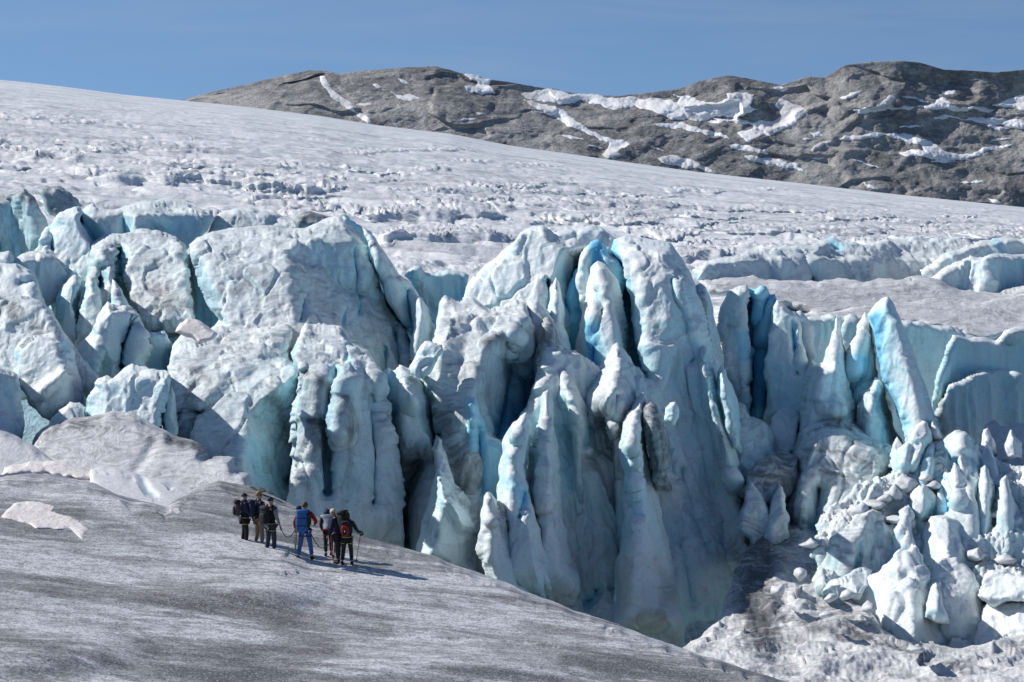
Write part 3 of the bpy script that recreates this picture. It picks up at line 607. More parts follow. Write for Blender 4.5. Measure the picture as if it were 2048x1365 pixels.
S('snow_patch','pinkish snow slab perched on the grainy ice beside the dark cleft','snow patch',[(350,664),(360,647),(374,637),(395,640),(411,650),(436,668),(430,677),(412,684),(396,690),(384,676),(366,672)],96.5,lean=3,er=9,et=1,bt=1.5,step=2,jag=.09,amp=.07,flute=0,dirt=0,mat='old_snow')
# ---- the broad striped block and its shaded flank
ice('broadest ice block, striped with fine dust bands, long shaded flank on the right',[(378,490),(395,475),(425,463),(470,456),(530,451),(575,458),(612,456),(640,443),(670,432),(692,436),(708,450),(722,470),(736,500),(748,535),(760,570),(772,600),(792,630),(815,660),(826,690),(838,725),(842,770),(790,800),(700,780),(600,760),(480,780),(340,860),(330,800),(345,720),(380,690),(425,655),(440,638),(421,615),(410,590),(398,560),(388,520)],114,lean=2.4,lx=-0.6,er=26,et=4.5,bt=7,dirt=0.42,jag=.05,prof=[(430,7),(480,1.5),(540,0),(800,-.6)],
  feats=[('fall',[(690,436),(668,468),(640,470),(604,488),(576,502),(570,520),(580,548),(577,585),(596,636),(610,700)],11,270),('gul',[(706,500),(712,540),(718,590),(716,625)],.9,4,.8),('gul',[(688,620),(683,650)],.7,4,.4),('gul',[(604,600),(600,640)],.9,7,.4),('gul',[(396,540),(412,600),(425,640)],2.2,16,.2),('bl',[(660,500),(690,560),(720,640)],36,.22),('di',[(470,560),(540,580),(560,630)],24,.25),('gul',[(790,660),(800,740)],1.6,7,.45),('gul',[(770,700),(768,760)],1.2,6,.5)],**IB)
ice('tall ice fin split off the striped block by a dark blue cleft',[(724,455),(734,460),(748,472),(768,502),(792,540),(816,560),(832,580),(846,600),(858,625),(868,648),(870,668),(858,700),(846,720),(832,690),(812,655),(790,625),(772,598),(758,560),(742,515)],119,lean=1.0,lx=1.2,er=12,et=2.5,bt=4,dirt=.35,feats=[('gul',[(812,580),(822,640),(838,690)],2.2,10,.55),('fall',[(830,585),(850,640),(862,690)],2.5,20),('di',[(800,540),(850,560)],7,.5)],**FN)
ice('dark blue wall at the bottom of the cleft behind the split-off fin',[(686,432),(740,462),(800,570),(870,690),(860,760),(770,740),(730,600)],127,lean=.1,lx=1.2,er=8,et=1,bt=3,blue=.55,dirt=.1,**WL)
ice('small pale fin between two blue gaps right of the cleft',[(820,720),(828,660),(832,610),(838,592),(848,604),(858,628),(866,655),(868,690),(850,740)],116.5,lean=.6,lx=1.3,er=10,et=1.6,dirt=.25,blue=.12,**FN)
ice('jagged bluish ice wall in the gap between striped block and central dome',[(808,552),(818,540),(830,532),(842,532),(850,545),(870,548),(895,539),(912,541),(938,552),(945,600),(930,650),(870,670),(850,620),(830,580)],131,lean=.5,lx=1.0,er=8,et=1.5,dirt=.25,blue=.22,jag=.14,feats=[('bump',(832,540,16,12),.8),('di',[(840,575),(870,620)],10,.7),('bl',[(900,600),(930,590)],16,.4)],**WL)
# ---- the slabs above the hikers
ice('sunlit grainy ice slab ending in a shaded cliff above the hikers',[(330,830),(338,740),(346,690),(365,668),(400,655),(450,652),(500,660),(545,653),(575,648),(583,655),(582,690),(578,720),(600,733),(606,745),(600,762),(592,800),(590,850),(586,900),(583,960),(640,1090),(500,1060),(440,960),(400,900),(376,882),(390,845),(402,822),(372,830)],99,lean=2.3,lx=-0.9,er=20,et=3.4,bt=7,dirt=0.4,jag=.06,prof=[(648,7),(730,1.6),(790,.4),(860,0),(1000,-1)],
  feats=[('fall',[(606,738),(580,758),(546,780),(516,800),(494,829),(490,862),(482,893),(470,930),(462,980)],7,120),('di',[(372,790),(395,765),(440,738),(500,690)],9,.45),('di',[(380,740),(420,705),(470,680)],8,.4),('rid',[(560,655),(520,700),(470,735)],.8,30,30),('rid',[(440,760),(400,800)],.7,24,24),('gul',[(395,775),(372,805)],.5,12),('bl',[(420,860),(460,820),(500,790)],36,.14),('bl',[(500,900),(520,960)],40,.3),('di',[(540,770),(560,820),(570,880)],16,.6),('di',[(385,720),(400,780),(370,820)],22,.3)],**IB)
ice('flat-topped ice slab with layered top and deep gullied cliff, centre left',[(582,706),(590,690),(600,672),(606,654),(612,646),(650,648),(682,652),(693,665),(704,685),(735,700),(743,710),(756,730),(761,750),(766,790),(776,830),(787,870),(797,920),(806,1000),(812,1130),(720,1130),(600,1060),(572,1020),(582,950),(588,880),(590,840),(596,800),(600,745),(592,732)],98,flute=0.5,lean=0.25,lx=1.0,er=18,et=2.6,bt=7,dirt=.35,jag=.06,prof=[(645,10),(700,4.0),(735,1.2),(755,.2),(800,0),(1100,-1.5)],
  feats=[('gul',[(592,680),(588,735)],1.2,5,.6),('gul',[(674,745),(662,820),(656,890),(650,980)],1.9,15,.5),('gul',[(614,748),(605,820),(598,920)],1.3,17,.1),('gul',[(745,790),(748,900),(745,1000)],.8,11,.35),('rid',[(690,735),(672,790),(668,860)],1.8,12,40),('di',[(640,770),(632,850),(640,960)],9,.5),('bl',[(712,800),(718,860),(700,1000)],16,.2),('di',[(690,800),(700,900),(690,1000)],10,.4),('di',[(730,780),(745,900),(740,1020)],8,.35),('di',[(610,760),(630,830),(640,930),(600,960)],26,.4),('di',[(680,800),(690,860)],14,.6),('di',[(596,852),(620,842),(636,846)],6,.8),('gul',[(690,695),(705,735)],.5,4,.4),('di',[(612,745),(640,760)],10,.6),('di',[(770,820),(785,870)],12,.5)],**IB)
ice('pale peak with a lit tip and blue notch, right of the gullied cliff',[(762,800),(766,765),(768,742),(776,735),(786,744),(800,730),(812,735),(826,740),(846,745),(856,770),(861,800),(864,832),(882,900),(892,932),(906,980),(922,1010),(930,1120),(830,1130),(800,1100),(796,950),(782,880)],100.5,tent=0.6,lean=0.35,lx=1.3,er=34,et=4,bt=5,dirt=.35,prof=[(728,2.5),(790,0),(1000,-1)],feats=[('rid',[(806,732),(816,770),(828,800)],1.8,30,22),('gul',[(780,750),(776,800),(782,830)],1.6,12,.6),('gul',[(835,930),(815,1000),(812,1080)],3.5,22,.1),('di',[(790,860),(810,920),(860,880)],22,.55),('di',[(835,930),(812,1060)],20,.5)])
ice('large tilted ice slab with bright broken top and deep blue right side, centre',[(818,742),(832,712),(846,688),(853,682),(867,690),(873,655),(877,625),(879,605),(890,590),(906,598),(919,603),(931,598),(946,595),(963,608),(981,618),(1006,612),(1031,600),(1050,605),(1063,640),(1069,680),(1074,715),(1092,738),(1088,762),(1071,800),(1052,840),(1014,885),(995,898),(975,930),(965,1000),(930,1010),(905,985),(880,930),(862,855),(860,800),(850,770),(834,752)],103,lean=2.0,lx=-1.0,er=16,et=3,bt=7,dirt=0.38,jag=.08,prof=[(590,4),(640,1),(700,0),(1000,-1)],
  feats=[('fall',[(1056,612),(1050,640),(1030,648),(1028,668),(1010,665),(985,680),(965,702),(958,730),(952,760),(942,782),(938,830),(938,900),(944,960)],9,115),('gul',[(968,648),(978,668),(992,660)],.5,8,.1),('di',[(890,620),(905,640),(912,660)],7,.5),('di',[(860,720),(900,730),(950,725)],4,.6),('rid',[(900,640),(880,720),(870,790)],.9,26,40),('bl',[(1075,740),(1050,800),(1010,850)],42,.85),('gul',[(1022,720),(1000,830),(985,890)],1.4,9,.5),('di',[(965,690),(1000,672),(1022,690)],9,.7),('di',[(870,830),(900,880),(920,950)],40,.85),('gul',[(862,840),(880,870)],1.2,12),('bump',(892,592,14,10),.5)])
ice('sunlit slabby ice flake leaning on the big tilted slab',[(820,748),(834,712),(850,683),(866,685),(884,690),(886,702),(871,727),(861,747),(846,756)],100.8,lean=1.6,lx=-1.1,er=9,et=1.0,bt=1.5,dirt=.15,**IB)
# ---- the central tower
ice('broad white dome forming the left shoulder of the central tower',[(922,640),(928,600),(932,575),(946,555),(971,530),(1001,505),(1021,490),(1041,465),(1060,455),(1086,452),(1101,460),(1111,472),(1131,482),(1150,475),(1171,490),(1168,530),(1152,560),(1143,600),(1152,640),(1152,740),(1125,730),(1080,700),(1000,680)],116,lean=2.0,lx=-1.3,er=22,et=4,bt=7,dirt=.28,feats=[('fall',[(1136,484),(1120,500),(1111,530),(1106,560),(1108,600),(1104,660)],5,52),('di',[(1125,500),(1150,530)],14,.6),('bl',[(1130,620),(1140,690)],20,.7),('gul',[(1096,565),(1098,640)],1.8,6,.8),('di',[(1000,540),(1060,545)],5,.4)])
ice('low rounded ice knob on top of the central tower, at the back',[(1105,475),(1115,463),(1130,460),(1150,458),(1180,452),(1205,455),(1218,468),(1240,480),(1230,510),(1120,500)],122,lean=1.6,er=14,et=2.5,dirt=.25,blue=.1,**IB)
ice('slender pale fin beside the blue slit on the central tower',[(1096,640),(1100,600),(1106,570),(1112,555),(1121,578),(1127,608),(1129,650),(1130,720),(1105,720)],110.5,lean=.8,lx=.4,er=14,et=2.4,bt=2.5,dirt=.15,blue=.15,**FN)
ice('curled white ice skirt at the foot of the dome',[(1050,640),(1056,602),(1076,600),(1096,622),(1110,640),(1120,638),(1135,668),(1142,695),(1140,720),(1090,715),(1060,690)],108.5,lean=1.0,lx=-.6,er=12,et=2,bt=2.5,dirt=.2,feats=[('fall',[(1080,604),(1090,650),(1100,690)],1.2,20)],**FN)
ice('small pointed ice block with a smooth blue face near the tower top',[(1150,560),(1158,525),(1167,500),(1181,485),(1196,479),(1210,490),(1215,505),(1236,515),(1247,537),(1247,620),(1160,620)],115,lean=.9,lx=.4,er=12,et=2,dirt=.15,feats=[('gul',[(1192,492),(1194,525)],.5,14,.65),('bl',[(1192,495),(1196,525)],14,.5),('bl',[(1238,530),(1240,590)],10,.7)])
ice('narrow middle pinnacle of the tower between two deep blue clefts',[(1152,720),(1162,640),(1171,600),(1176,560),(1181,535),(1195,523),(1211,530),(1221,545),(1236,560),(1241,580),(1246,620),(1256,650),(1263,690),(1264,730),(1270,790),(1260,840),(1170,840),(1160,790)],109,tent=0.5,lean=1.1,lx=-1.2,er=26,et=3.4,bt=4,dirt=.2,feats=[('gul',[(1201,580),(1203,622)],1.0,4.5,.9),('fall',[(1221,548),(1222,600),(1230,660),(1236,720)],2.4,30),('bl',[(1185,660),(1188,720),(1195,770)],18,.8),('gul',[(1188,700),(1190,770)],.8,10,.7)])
ice('highest right-hand fin of the central tower, lit crown over a long shaded flank',[(1222,500),(1228,480),(1250,472),(1280,475),(1311,480),(1341,485),(1351,500),(1366,520),(1381,545),(1391,570),(1400,600),(1412,640),(1422,690),(1432,740),(1445,790),(1460,840),(1476,900),(1491,980),(1511,1050),(1531,1100),(1540,1165),(1505,1240),(1482,1340),(1360,1340),(1330,1200),(1318,1050),(1312,950),(1310,870),(1296,810),(1278,770),(1290,745),(1284,720),(1272,685),(1266,640),(1265,600),(1262,565),(1246,525)],106,flute=0.7,tent=0.4,lean=1.0,lx=-0.7,er=30,et=4,bt=8,dirt=.2,jag=.05,prof=[(470,5),(510,1),(560,0),(1000,-1),(1340,-4)],
  feats=[('fall',[(1316,478),(1322,517),(1342,580),(1340,632),(1326,664),(1318,720),(1310,780),(1312,860),(1316,960),(1322,1060),(1330,1200)],6.5,220),('di',[(1280,600),(1330,605)],6,.45),('di',[(1295,630),(1310,650),(1330,720)],10,.5),('bl',[(1270,560),(1275,640)],9,.55),('bl',[(1225,490),(1240,520)],10,.8),('gul',[(1365,940),(1380,1010),(1410,1090)],.8,6,.5),('gul',[(1440,1050),(1450,1130),(1460,1180)],.7,5,.4),('di',[(1370,840),(1330,900),(1380,980),(1430,1080)],16,.35),('gul',[(1345,560),(1370,640),(1385,720)],.9,12,.25),('di',[(1380,1290),(1440,1250),(1500,1190)],36,.55),('di',[(1460,1100),(1500,1150)],16,.5),('di',[(1360,960),(1400,1080),(1440,1180)],9,.4),('di',[(1400,900),(1450,1050),(1500,1160)],10,.4),('di',[(1345,700),(1350,850)],8,.35),('rid',[(1360,560),(1400,760),(1450,960),(1500,1120)],.9,30,40),('gul',[(1330,900),(1350,1050),(1380,1200)],.8,14)])
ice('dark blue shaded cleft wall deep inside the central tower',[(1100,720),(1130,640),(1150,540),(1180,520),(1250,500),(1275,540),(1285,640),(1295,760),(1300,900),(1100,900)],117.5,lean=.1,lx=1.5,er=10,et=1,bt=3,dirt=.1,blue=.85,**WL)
ice('shadowed dark-topped ice fin left of the tower clefts',[(1066,720),(1074,680),(1080,652),(1088,636),(1096,633),(1108,645),(1116,670),(1124,700),(1140,760),(1150,860),(1110,900),(1080,860)],106,lean=.3,lx=1.2,er=20,et=3,bt=3,dirt=.8,feats=[('rid',[(1096,634),(1120,690)],1.0,14,20)],**FN)
ice('long diagonal ice fin with a sunlit crest running down to the right',[(1092,790),(1100,740),(1108,705),(1113,690),(1124,692),(1136,715),(1151,740),(1161,765),(1173,790),(1181,810),(1189,830),(1196,860),(1199,900),(1201,960),(1206,1020),(1212,1100),(1220,1260),(1120,1260),(1112,1100),(1112,960),(1108,880),(1104,830)],102,tent=0.7,mg=5,lean=0.35,lx=0.5,er=40,et=4.5,bt=4,dirt=.3,prof=[(690,2),(800,0),(1200,-.5)],feats=[('rid',[(1114,692),(1130,740),(1152,800),(1168,850),(1180,900)],1.6,16,30),('bl',[(1112,800),(1122,880),(1130,960)],18,.6),('gul',[(1132,880),(1136,960),(1140,1010)],1.4,16,.3),('gul',[(1178,850),(1172,890)],.8,7,.8),('di',[(1130,1000),(1150,1020),(1190,990)],18,.6)])
ice('sunlit triangular ice wedge below the middle pinnacle',[(1160,840),(1168,790),(1186,760),(1196,735),(1211,720),(1226,690),(1235,683),(1250,700),(1261,715),(1269,745),(1277,780),(1287,805),(1302,850),(1312,950),(1314,1060),(1320,1270),(1215,1270),(1208,1100),(1203,1000),(1200,930),(1190,880)],100.5,tent=0.7,mg=5,lean=0.4,lx=0.4,er=44,et=4.5,bt=4,dirt=.32,prof=[(683,3),(780,0),(1200,-.3)],feats=[('fall',[(1250,702),(1262,760),(1250,800)],1.6,26),('gul',[(1205,840),(1212,920),(1215,1000)],2.4,15,.0),('di',[(1205,810),(1210,900),(1215,1010)],24,.85),('di',[(1240,850),(1235,960)],16,.4),('gul',[(1232,790),(1228,840)],.8,6,.4),('gul',[(1255,960),(1262,1000)],.7,6,.3)])
ice('ice fin with a bright leaf-shaped lit tip, right of the triangular wedge',[(1238,900),(1243,845),(1251,825),(1266,805),(1280,790),(1287,780),(1291,795),(1291,840),(1292,880),(1301,930),(1311,980),(1331,1060),(1347,1130),(1360,1220),(1372,1340),(1240,1320),(1232,1120),(1238,1000),(1248,940)],98,tent=0.7,mg=8,lean=0.3,lx=1.4,er=42,et=4.5,bt=3.5,dirt=.22,prof=[(780,1.5),(860,0),(1300,-2.5)],feats=[('rid',[(1288,782),(1278,830),(1262,880),(1256,960)],1.6,34,30),('gul',[(1256,905),(1262,960),(1258,985)],.7,6,.5),('gul',[(1270,1010),(1276,1030)],.6,8,.4),('di',[(1300,1000),(1330,1080)],12,.4)],**FN)
ice('dirty banded ice column in shadow beside the leaf-tipped fin',[(1286,850),(1290,812),(1300,800),(1312,810),(1319,830),(1331,860),(1337,900),(1345,980),(1310,980),(1300,920)],99,tent=0.6,mg=4,lean=.4,lx=1.2,er=20,et=3,bt=2,dirt=.85,**FN)
ice('tiny sunlit ice knob standing on the shaded flank of the tower',[(1328,840),(1332,815),(1340,806),(1350,804),(1356,815),(1356,835),(1350,850),(1338,850)],96.5,lean=.5,lx=-1,er=8,et=.9,bt=1.2,step=2,dirt=.1,**IB)
ice('huge smooth shaded ice curtain at the foot of the central tower',[(890,1150),(920,1010),(938,900),(946,850),(975,860),(1000,880),(1030,860),(1062,790),(1085,720),(1100,690),(1150,700),(1200,735),(1250,720),(1300,760),(1330,860),(1350,960),(1400,1050),(1470,1110),(1530,1170),(1535,1210),(1515,1270),(1500,1380),(890,1380)],102.5,lean=.35,lx=1.5,er=20,et=2,bt=5,dirt=.30,flute=.8,amp=.14,prof=[(700,2.2),(900,.8),(1000,0),(1180,-1.2),(1340,-5)],free=1,feats=[('gul',[(1190,1180),(1180,1195),(1172,1205)],.9,12,.5),('gul',[(1230,1080),(1225,1180)],.6,6,.3),('di',[(1380,1180),(1420,1230),(1440,1300)],26,.5),('di',[(1260,1230),(1330,1260),(1400,1300)],34,.45),('di',[(1060,1100),(1100,1180)],16,.35),('di',[(1290,1120),(1330,1200)],14,.35),('rid',[(1180,950),(1200,1080),(1230,1250)],.9,40,50),('rid',[(1090,960),(1110,1080),(1130,1220)],.8,30,40),('bl',[(1040,1000),(1060,1120)],24,.3),('bl',[(960,900),(975,1000)],22,.55),('bl',[(1120,850),(1130,980)],20,.5)],**WL)
ice('upright ice spike with a sunlit tan tip, left of the diagonal fin',[(1058,900),(1070,865),(1079,830),(1081,800),(1086,785),(1097,779),(1104,800),(1108,830),(1111,870),(1116,910),(1118,960),(1123,1010),(1132,1060),(1142,1110),(1155,1240),(1060,1240),(1045,1100),(1052,1000)],96.5,tent=0.7,mg=6,lean=0.3,lx=0.9,er=34,et=4.0,bt=3,dirt=.3,prof=[(779,1),(860,0),(1240,-2)],feats=[('rid',[(1098,781),(1092,830),(1088,900),(1095,1000)],1.3,26,22),('bl',[(1062,920),(1065,960)],9,.4),('di',[(1075,1000),(1100,1050)],12,.45)],**FN)
ice('bright twisted ice column catching the sun in front of the deep blue wall',[(1000,960),(1006,905),(1004,885),(1013,865),(1026,845),(1041,832),(1054,825),(1057,845),(1056,880),(1051,910),(1046,930),(1051,960),(1061,990),(1069,1015),(1082,1060),(1098,1120),(1115,1220),(1010,1210),(998,1120),(1001,1050)],92,mg=4,lean=1.1,lx=-1.3,er=24,et=2.6,bt=2.5,dirt=.08,jag=.1,feats=[('fall',[(1056,826),(1054,880),(1046,920),(1044,980),(1060,1060)],1.2,18),('gul',[(1022,868),(1026,890)],.8,8,.5),('gul',[(1042,985),(1040,1030)],1.2,8,.75),('bl',[(1020,960),(1045,1000)],14,.35),('di',[(1060,1080),(1090,1140)],12,.4)],**FN)
ice('low paired ice horns with brown dirt beside them, near the slope edge',[(950,1100),(960,1030),(968,992),(974,984),(982,986),(991,998),(996,1020),(1001,1008),(1012,1004),(1016,1020),(1026,1060),(1036,1100),(1052,1150),(1068,1215),(980,1190)],91,mg=1,lean=0.25,lx=1.4,er=26,et=3,bt=2.5,dirt=.35,feats=[('di',[(1006,1012),(1012,1060),(1030,1110)],15,.85),('rid',[(976,986),(985,1040)],.9,12,14),('gul',[(1020,1040),(1022,1110)],.7,6,.3)],**FN)
ice('wide bluish buttress rising just behind the slope edge',[(828,1120),(842,1060),(858,1000),(868,960),(875,935),(890,950),(906,972),(926,982),(946,1008),(954,1030),(960,1060),(962,1180),(880,1150)],94,tent=0.7,lean=0.35,lx=1.5,er=34,et=4,bt=3,dirt=.3,blue=.12,feats=[('rid',[(876,940),(900,1000),(930,1050)],1.0,22,30),('di',[(905,990),(945,1020)],8,.7),('di',[(850,1040),(880,1080)],16,.5)])
ice('curved thin ice fin arching over the dark alcove',[(862,900),(872,870),(884,880),(893,910),(901,940),(908,965),(926,985),(905,990),(885,970),(870,940)],97.2,lean=.6,lx=.5,er=7,et=1.2,bt=1.5,dirt=.5,**FN)
ice('deep blue shaded ice panel under the big tilted slab',[(930,800),(950,795),(961,830),(971,850),(979,878),(990,882),(1001,890),(1012,905),(1014,940),(1008,1010),(980,1040),(955,1060),(940,990),(936,900)],99.5,lean=.4,lx=1.2,er=10,et=1.2,bt=2,dirt=.15,blue=.55,jag=.12,feats=[('gul',[(958,860),(955,1000)],1.2,12,.4)],**FN)
# ---- right flank of the tower
ice('outer right rib of the tower, speckled with dirt spots',[(1378,640),(1384,600),(1390,572),(1400,566),(1411,574),(1419,592),(1427,620),(1434,660),(1440,690),(1447,730),(1458,790),(1472,850),(1484,900),(1503,960),(1524,1040),(1470,1020),(1440,910),(1415,800),(1396,710)],110.5,tent=0.7,mg=4,lean=.7,lx=.9,er=26,et=3.5,bt=4,dirt=.35,feats=[('di',[(1405,590),(1415,680),(1425,760)],8,.7),('rid',[(1408,575),(1425,680),(1445,780)],.9,16,16)])
ice('lower right rib of the tower with icicle-like edges',[(1396,730),(1404,692),(1414,695),(1427,740),(1442,790),(1452,830),(1472,880),(1480,930),(1500,1010),(1450,980),(1420,870),(1404,790)],105.5,tent=0.7,mg=4,lean=.6,lx=.6,er=26,et=3.5,bt=2.5,dirt=.35,feats=[('gul',[(1412,720),(1430,800)],.9,5,.4)],**FN)
ice('pale thin fin leaning on the lower right rib of the tower',[(1432,790),(1434,745),(1442,730),(1452,740),(1464,770),(1477,810),(1481,850),(1490,920),(1464,900),(1446,860)],106,mg=4,lean=.6,lx=.4,er=18,et=2.5,bt=2,dirt=.2,blue=.15,**FN)
# ---- blue fins group
ice('white slab at the left of the vivid blue cleft group',[(1434,660),(1438,628),(1446,604),(1459,580),(1471,575),(1494,571),(1499,592),(1494,620),(1492,650),(1498,690),(1500,730),(1503,800),(1500,850),(1478,840),(1468,800),(1448,740)],117,lean=1,lx=-1.2,er=12,et=2,bt=4,dirt=.22,feats=[('fall',[(1496,572),(1486,610),(1488,650)],2.5,14),('bl',[(1480,670),(1485,720)],10,.55),('di',[(1470,730),(1480,790)],12,.8),('di',[(1455,650),(1470,660)],7,.5)])
ice('vivid blue fluted pillar in the middle of the blue cleft group',[(1488,640),(1493,600),(1498,577),(1511,579),(1521,571),(1533,574),(1539,590),(1549,588),(1555,602),(1547,640),(1543,690),(1538,760),(1530,830),(1505,845),(1494,780),(1494,700)],119.5,lean=.6,lx=-.2,er=12,et=2,bt=3,dirt=.05,blue=.62,feats=[('rid',[(1522,573),(1514,610),(1508,640)],1.6,12,16),('rid',[(1550,592),(1534,640),(1525,680)],1.3,14,12),('gul',[(1508,600),(1503,680),(1504,800)],1.6,7,.5),('bl',[(1525,700),(1520,820)],18,.6)])
ice('broad pale ice plate right of the blue cleft, lower half in shadow',[(1528,850),(1531,760),(1536,690),(1541,650),(1546,612),(1553,599),(1569,609),(1581,621),(1590,624),(1599,640),(1604,680),(1613,710),(1626,760),(1618,840),(1600,880)],115.5,lean=1,lx=-1.4,er=12,et=2,bt=3.5,dirt=.1,feats=[('gul',[(1583,640),(1590,690),(1597,745)],.8,5,.75),('bl',[(1550,740),(1580,800)],40,.25)])
ice('slim ice blade with pale blue panel at the right of the cleft group',[(1584,690),(1586,640),(1588,624),(1601,621),(1616,638),(1627,650),(1627,690),(1634,730),(1640,800),(1610,800),(1598,730)],118,lean=.6,lx=-.5,er=9,et=1.4,bt=2,dirt=.1,blue=.1,feats=[('gul',[(1600,650),(1606,700),(1615,730)],.6,8,.55)],**FN)
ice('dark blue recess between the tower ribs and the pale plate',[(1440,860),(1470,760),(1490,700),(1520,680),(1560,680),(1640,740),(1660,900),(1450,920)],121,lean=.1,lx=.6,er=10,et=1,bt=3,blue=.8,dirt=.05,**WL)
ice('sharp needle-like pinnacle standing before the grey back wall',[(1585,930),(1593,860),(1599,820),(1604,770),(1616,735),(1623,718),(1632,727),(1645,725),(1651,700),(1658,690),(1664,665),(1670,640),(1675,626),(1681,650),(1684,670),(1691,700),(1699,730),(1704,770),(1712,800),(1715,830),(1719,870),(1728,930)],110,tent=0.6,lean=1.1,lx=-1.0,er=26,et=3.4,bt=4,dirt=.3,feats=[('fall',[(1675,628),(1671,680),(1668,740),(1676,790),(1700,850)],3.4,44),('rid',[(1645,730),(1640,800)],.8,18,18),('di',[(1610,800),(1650,805)],5,.6),('bump',(1668,815,34,22),1.0)])
ice('small ice tooth half hidden between needle pinnacle and leaning fin',[(1686,740),(1692,705),(1702,680),(1714,650),(1730,624),(1739,635),(1746,670),(1753,710),(1754,745),(1748,790),(1735,830),(1706,830),(1700,780)],112,tent=0.5,lean=1,lx=-1.0,er=18,et=2.6,bt=3,dirt=.25,feats=[('fall',[(1732,626),(1722,690),(1712,740)],1.4,26),('bl',[(1722,720),(1712,790)],13,.8),('di',[(1728,660),(1745,700)],9,.8)])
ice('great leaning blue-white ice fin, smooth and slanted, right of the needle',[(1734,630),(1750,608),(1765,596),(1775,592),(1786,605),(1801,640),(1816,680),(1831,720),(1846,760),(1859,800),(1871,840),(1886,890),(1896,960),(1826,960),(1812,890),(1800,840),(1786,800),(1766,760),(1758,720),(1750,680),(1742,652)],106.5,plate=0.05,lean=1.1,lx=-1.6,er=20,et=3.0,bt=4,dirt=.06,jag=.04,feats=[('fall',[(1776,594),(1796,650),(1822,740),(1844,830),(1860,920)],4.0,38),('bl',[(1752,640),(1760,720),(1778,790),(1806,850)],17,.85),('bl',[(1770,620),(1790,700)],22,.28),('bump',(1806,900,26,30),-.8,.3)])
ice('brownish layered ice pedestal between the needle and the leaning fin',[(1708,930),(1712,870),(1714,812),(1726,782),(1741,770),(1750,754),(1763,760),(1771,800),(1786,850),(1806,890),(1822,960),(1740,960)],108.5,tent=0.6,lean=.5,lx=.9,er=26,et=3.2,bt=3,dirt=.55,feats=[('bump',(1755,775,16,18),.9),('bl',[(1765,850),(1770,900)],8,.5)])
ice('tall shaded ice wall with a bright curled left rim at far right',[(1862,800),(1869,762),(1880,730),(1892,692),(1905,670),(1920,672),(1940,676),(1970,674),(1990,682),(2010,660),(2030,654),(2400,662),(2400,930),(1890,920),(1872,850)],122.5,jag=0.05,plate=0.04,amp=0.12,flute=0.3,lean=.3,lx=2.0,er=10,et=1.6,bt=5,dirt=.25,feats=[('rid',[(1906,672),(1884,730),(1868,790)],.8,16,24),('bl',[(1900,700),(1890,770)],22,.4),('bump',(2020,670,20,14),.9)],**WL)
ice('lower shaded ice wall with a thin jagged sunlit rim at far right',[(1872,830),(1886,795),(1902,765),(1926,755),(1942,748),(1955,741),(1990,740),(2040,748),(2400,760),(2400,960),(1890,960)],120,amp=0.2,flute=0.6,lean=.3,lx=1.8,er=9,et=1.4,bt=4,dirt=.3,jag=.12,feats=[('di',[(1880,800),(1890,860)],9,.7)],**WL)
# ---- tumbled blocks at lower right
ice('big layered ice mound under the needle pinnacle, half in shadow',[(1560,1010),(1580,930),(1594,880),(1606,850),(1640,834),(1690,832),(1722,855),(1745,870),(1762,876),(1787,892),(1792,930),(1787,960),(1812,1000),(1770,1030),(1750,1070),(1740,1120),(1680,1150),(1620,1120),(1580,1080)],104.5,tent=0.6,lean=1.9,lx=-0.5,er=40,et=4,bt=5,dirt=0.55,feats=[('rid',[(1632,880),(1612,930),(1596,970)],.6,8,8),('di',[(1640,850),(1700,860)],5,.5),('di',[(1692,876),(1712,890)],6,.6),('di',[(1610,900),(1680,905),(1730,925)],4,.5),('di',[(1640,945),(1720,960)],4,.5),('gul',[(1640,980),(1630,1060)],1.6,16,.3),('gul',[(1760,960),(1780,1000)],1.0,9,.3)],name='ice_mound',cat='ice mound')
def blk(label, poly, Y, **k):
    a = dict(lean=1.5, lx=-1.3, er=7, et=.9, bt=3, dirt=.22, cut=1.5, flute=.12, jag=.13); a.update(k); return S('ice_block', label, 'ice block', poly, Y, **a)
blk('bright angular ice block below the leaning fin',[(1782,925),(1790,905),(1806,890),(1826,860),(1845,841),(1855,845),(1863,870),(1864,886),(1852,902),(1842,937),(1826,955),(1800,960)],100.5,dirt=.08,feats=[('fall',[(1856,846),(1846,890),(1830,940)],1.6,20)])
blk('thin greenish ice flake beside the bright angular block',[(1832,960),(1842,915),(1852,892),(1864,886),(1872,892),(1870,930),(1862,975),(1840,985)],100,dirt=.15,blue=.25)
blk('arched ice block with a cyan hollow in its face',[(1862,940),(1869,890),(1886,880),(1906,865),(1918,860),(1931,864),(1946,880),(1956,900),(1963,930),(1966,970),(1968,1020),(1930,1030),(1880,1000),(1866,970)],99,dirt=.12,feats=[('bump',(1893,930,26,30),-1.6,.7),('fall',[(1932,866),(1940,900),(1950,960)],1.8,26),('gul',[(1935,880),(1945,940)],.6,5,.4)])
blk('slim pale pinnacle right of the arched block',[(1952,980),(1957,920),(1962,890),(1971,880),(1982,900),(1990,920),(1999,940),(2006,965),(2006,1000)],100.5,dirt=.1,blue=.08)
blk('heap of knobbly pinkish ice at the right edge below the shaded wall',[(1940,930),(1955,900),(1960,866),(1972,848),(1990,840),(2010,856),(2021,840),(2040,847),(2400,850),(2400,1010),(2010,1000),(1960,960)],109,lean=2.2,amp=.45,dirt=.3,mat='dirty_ice')
blk('smooth snowy ice ramp at the right edge behind the twin fingers',[(1985,960),(2005,920),(2030,930),(2060,950),(2400,990),(2400,1060),(2040,1040)],106,lean=3.5,dirt=.1)
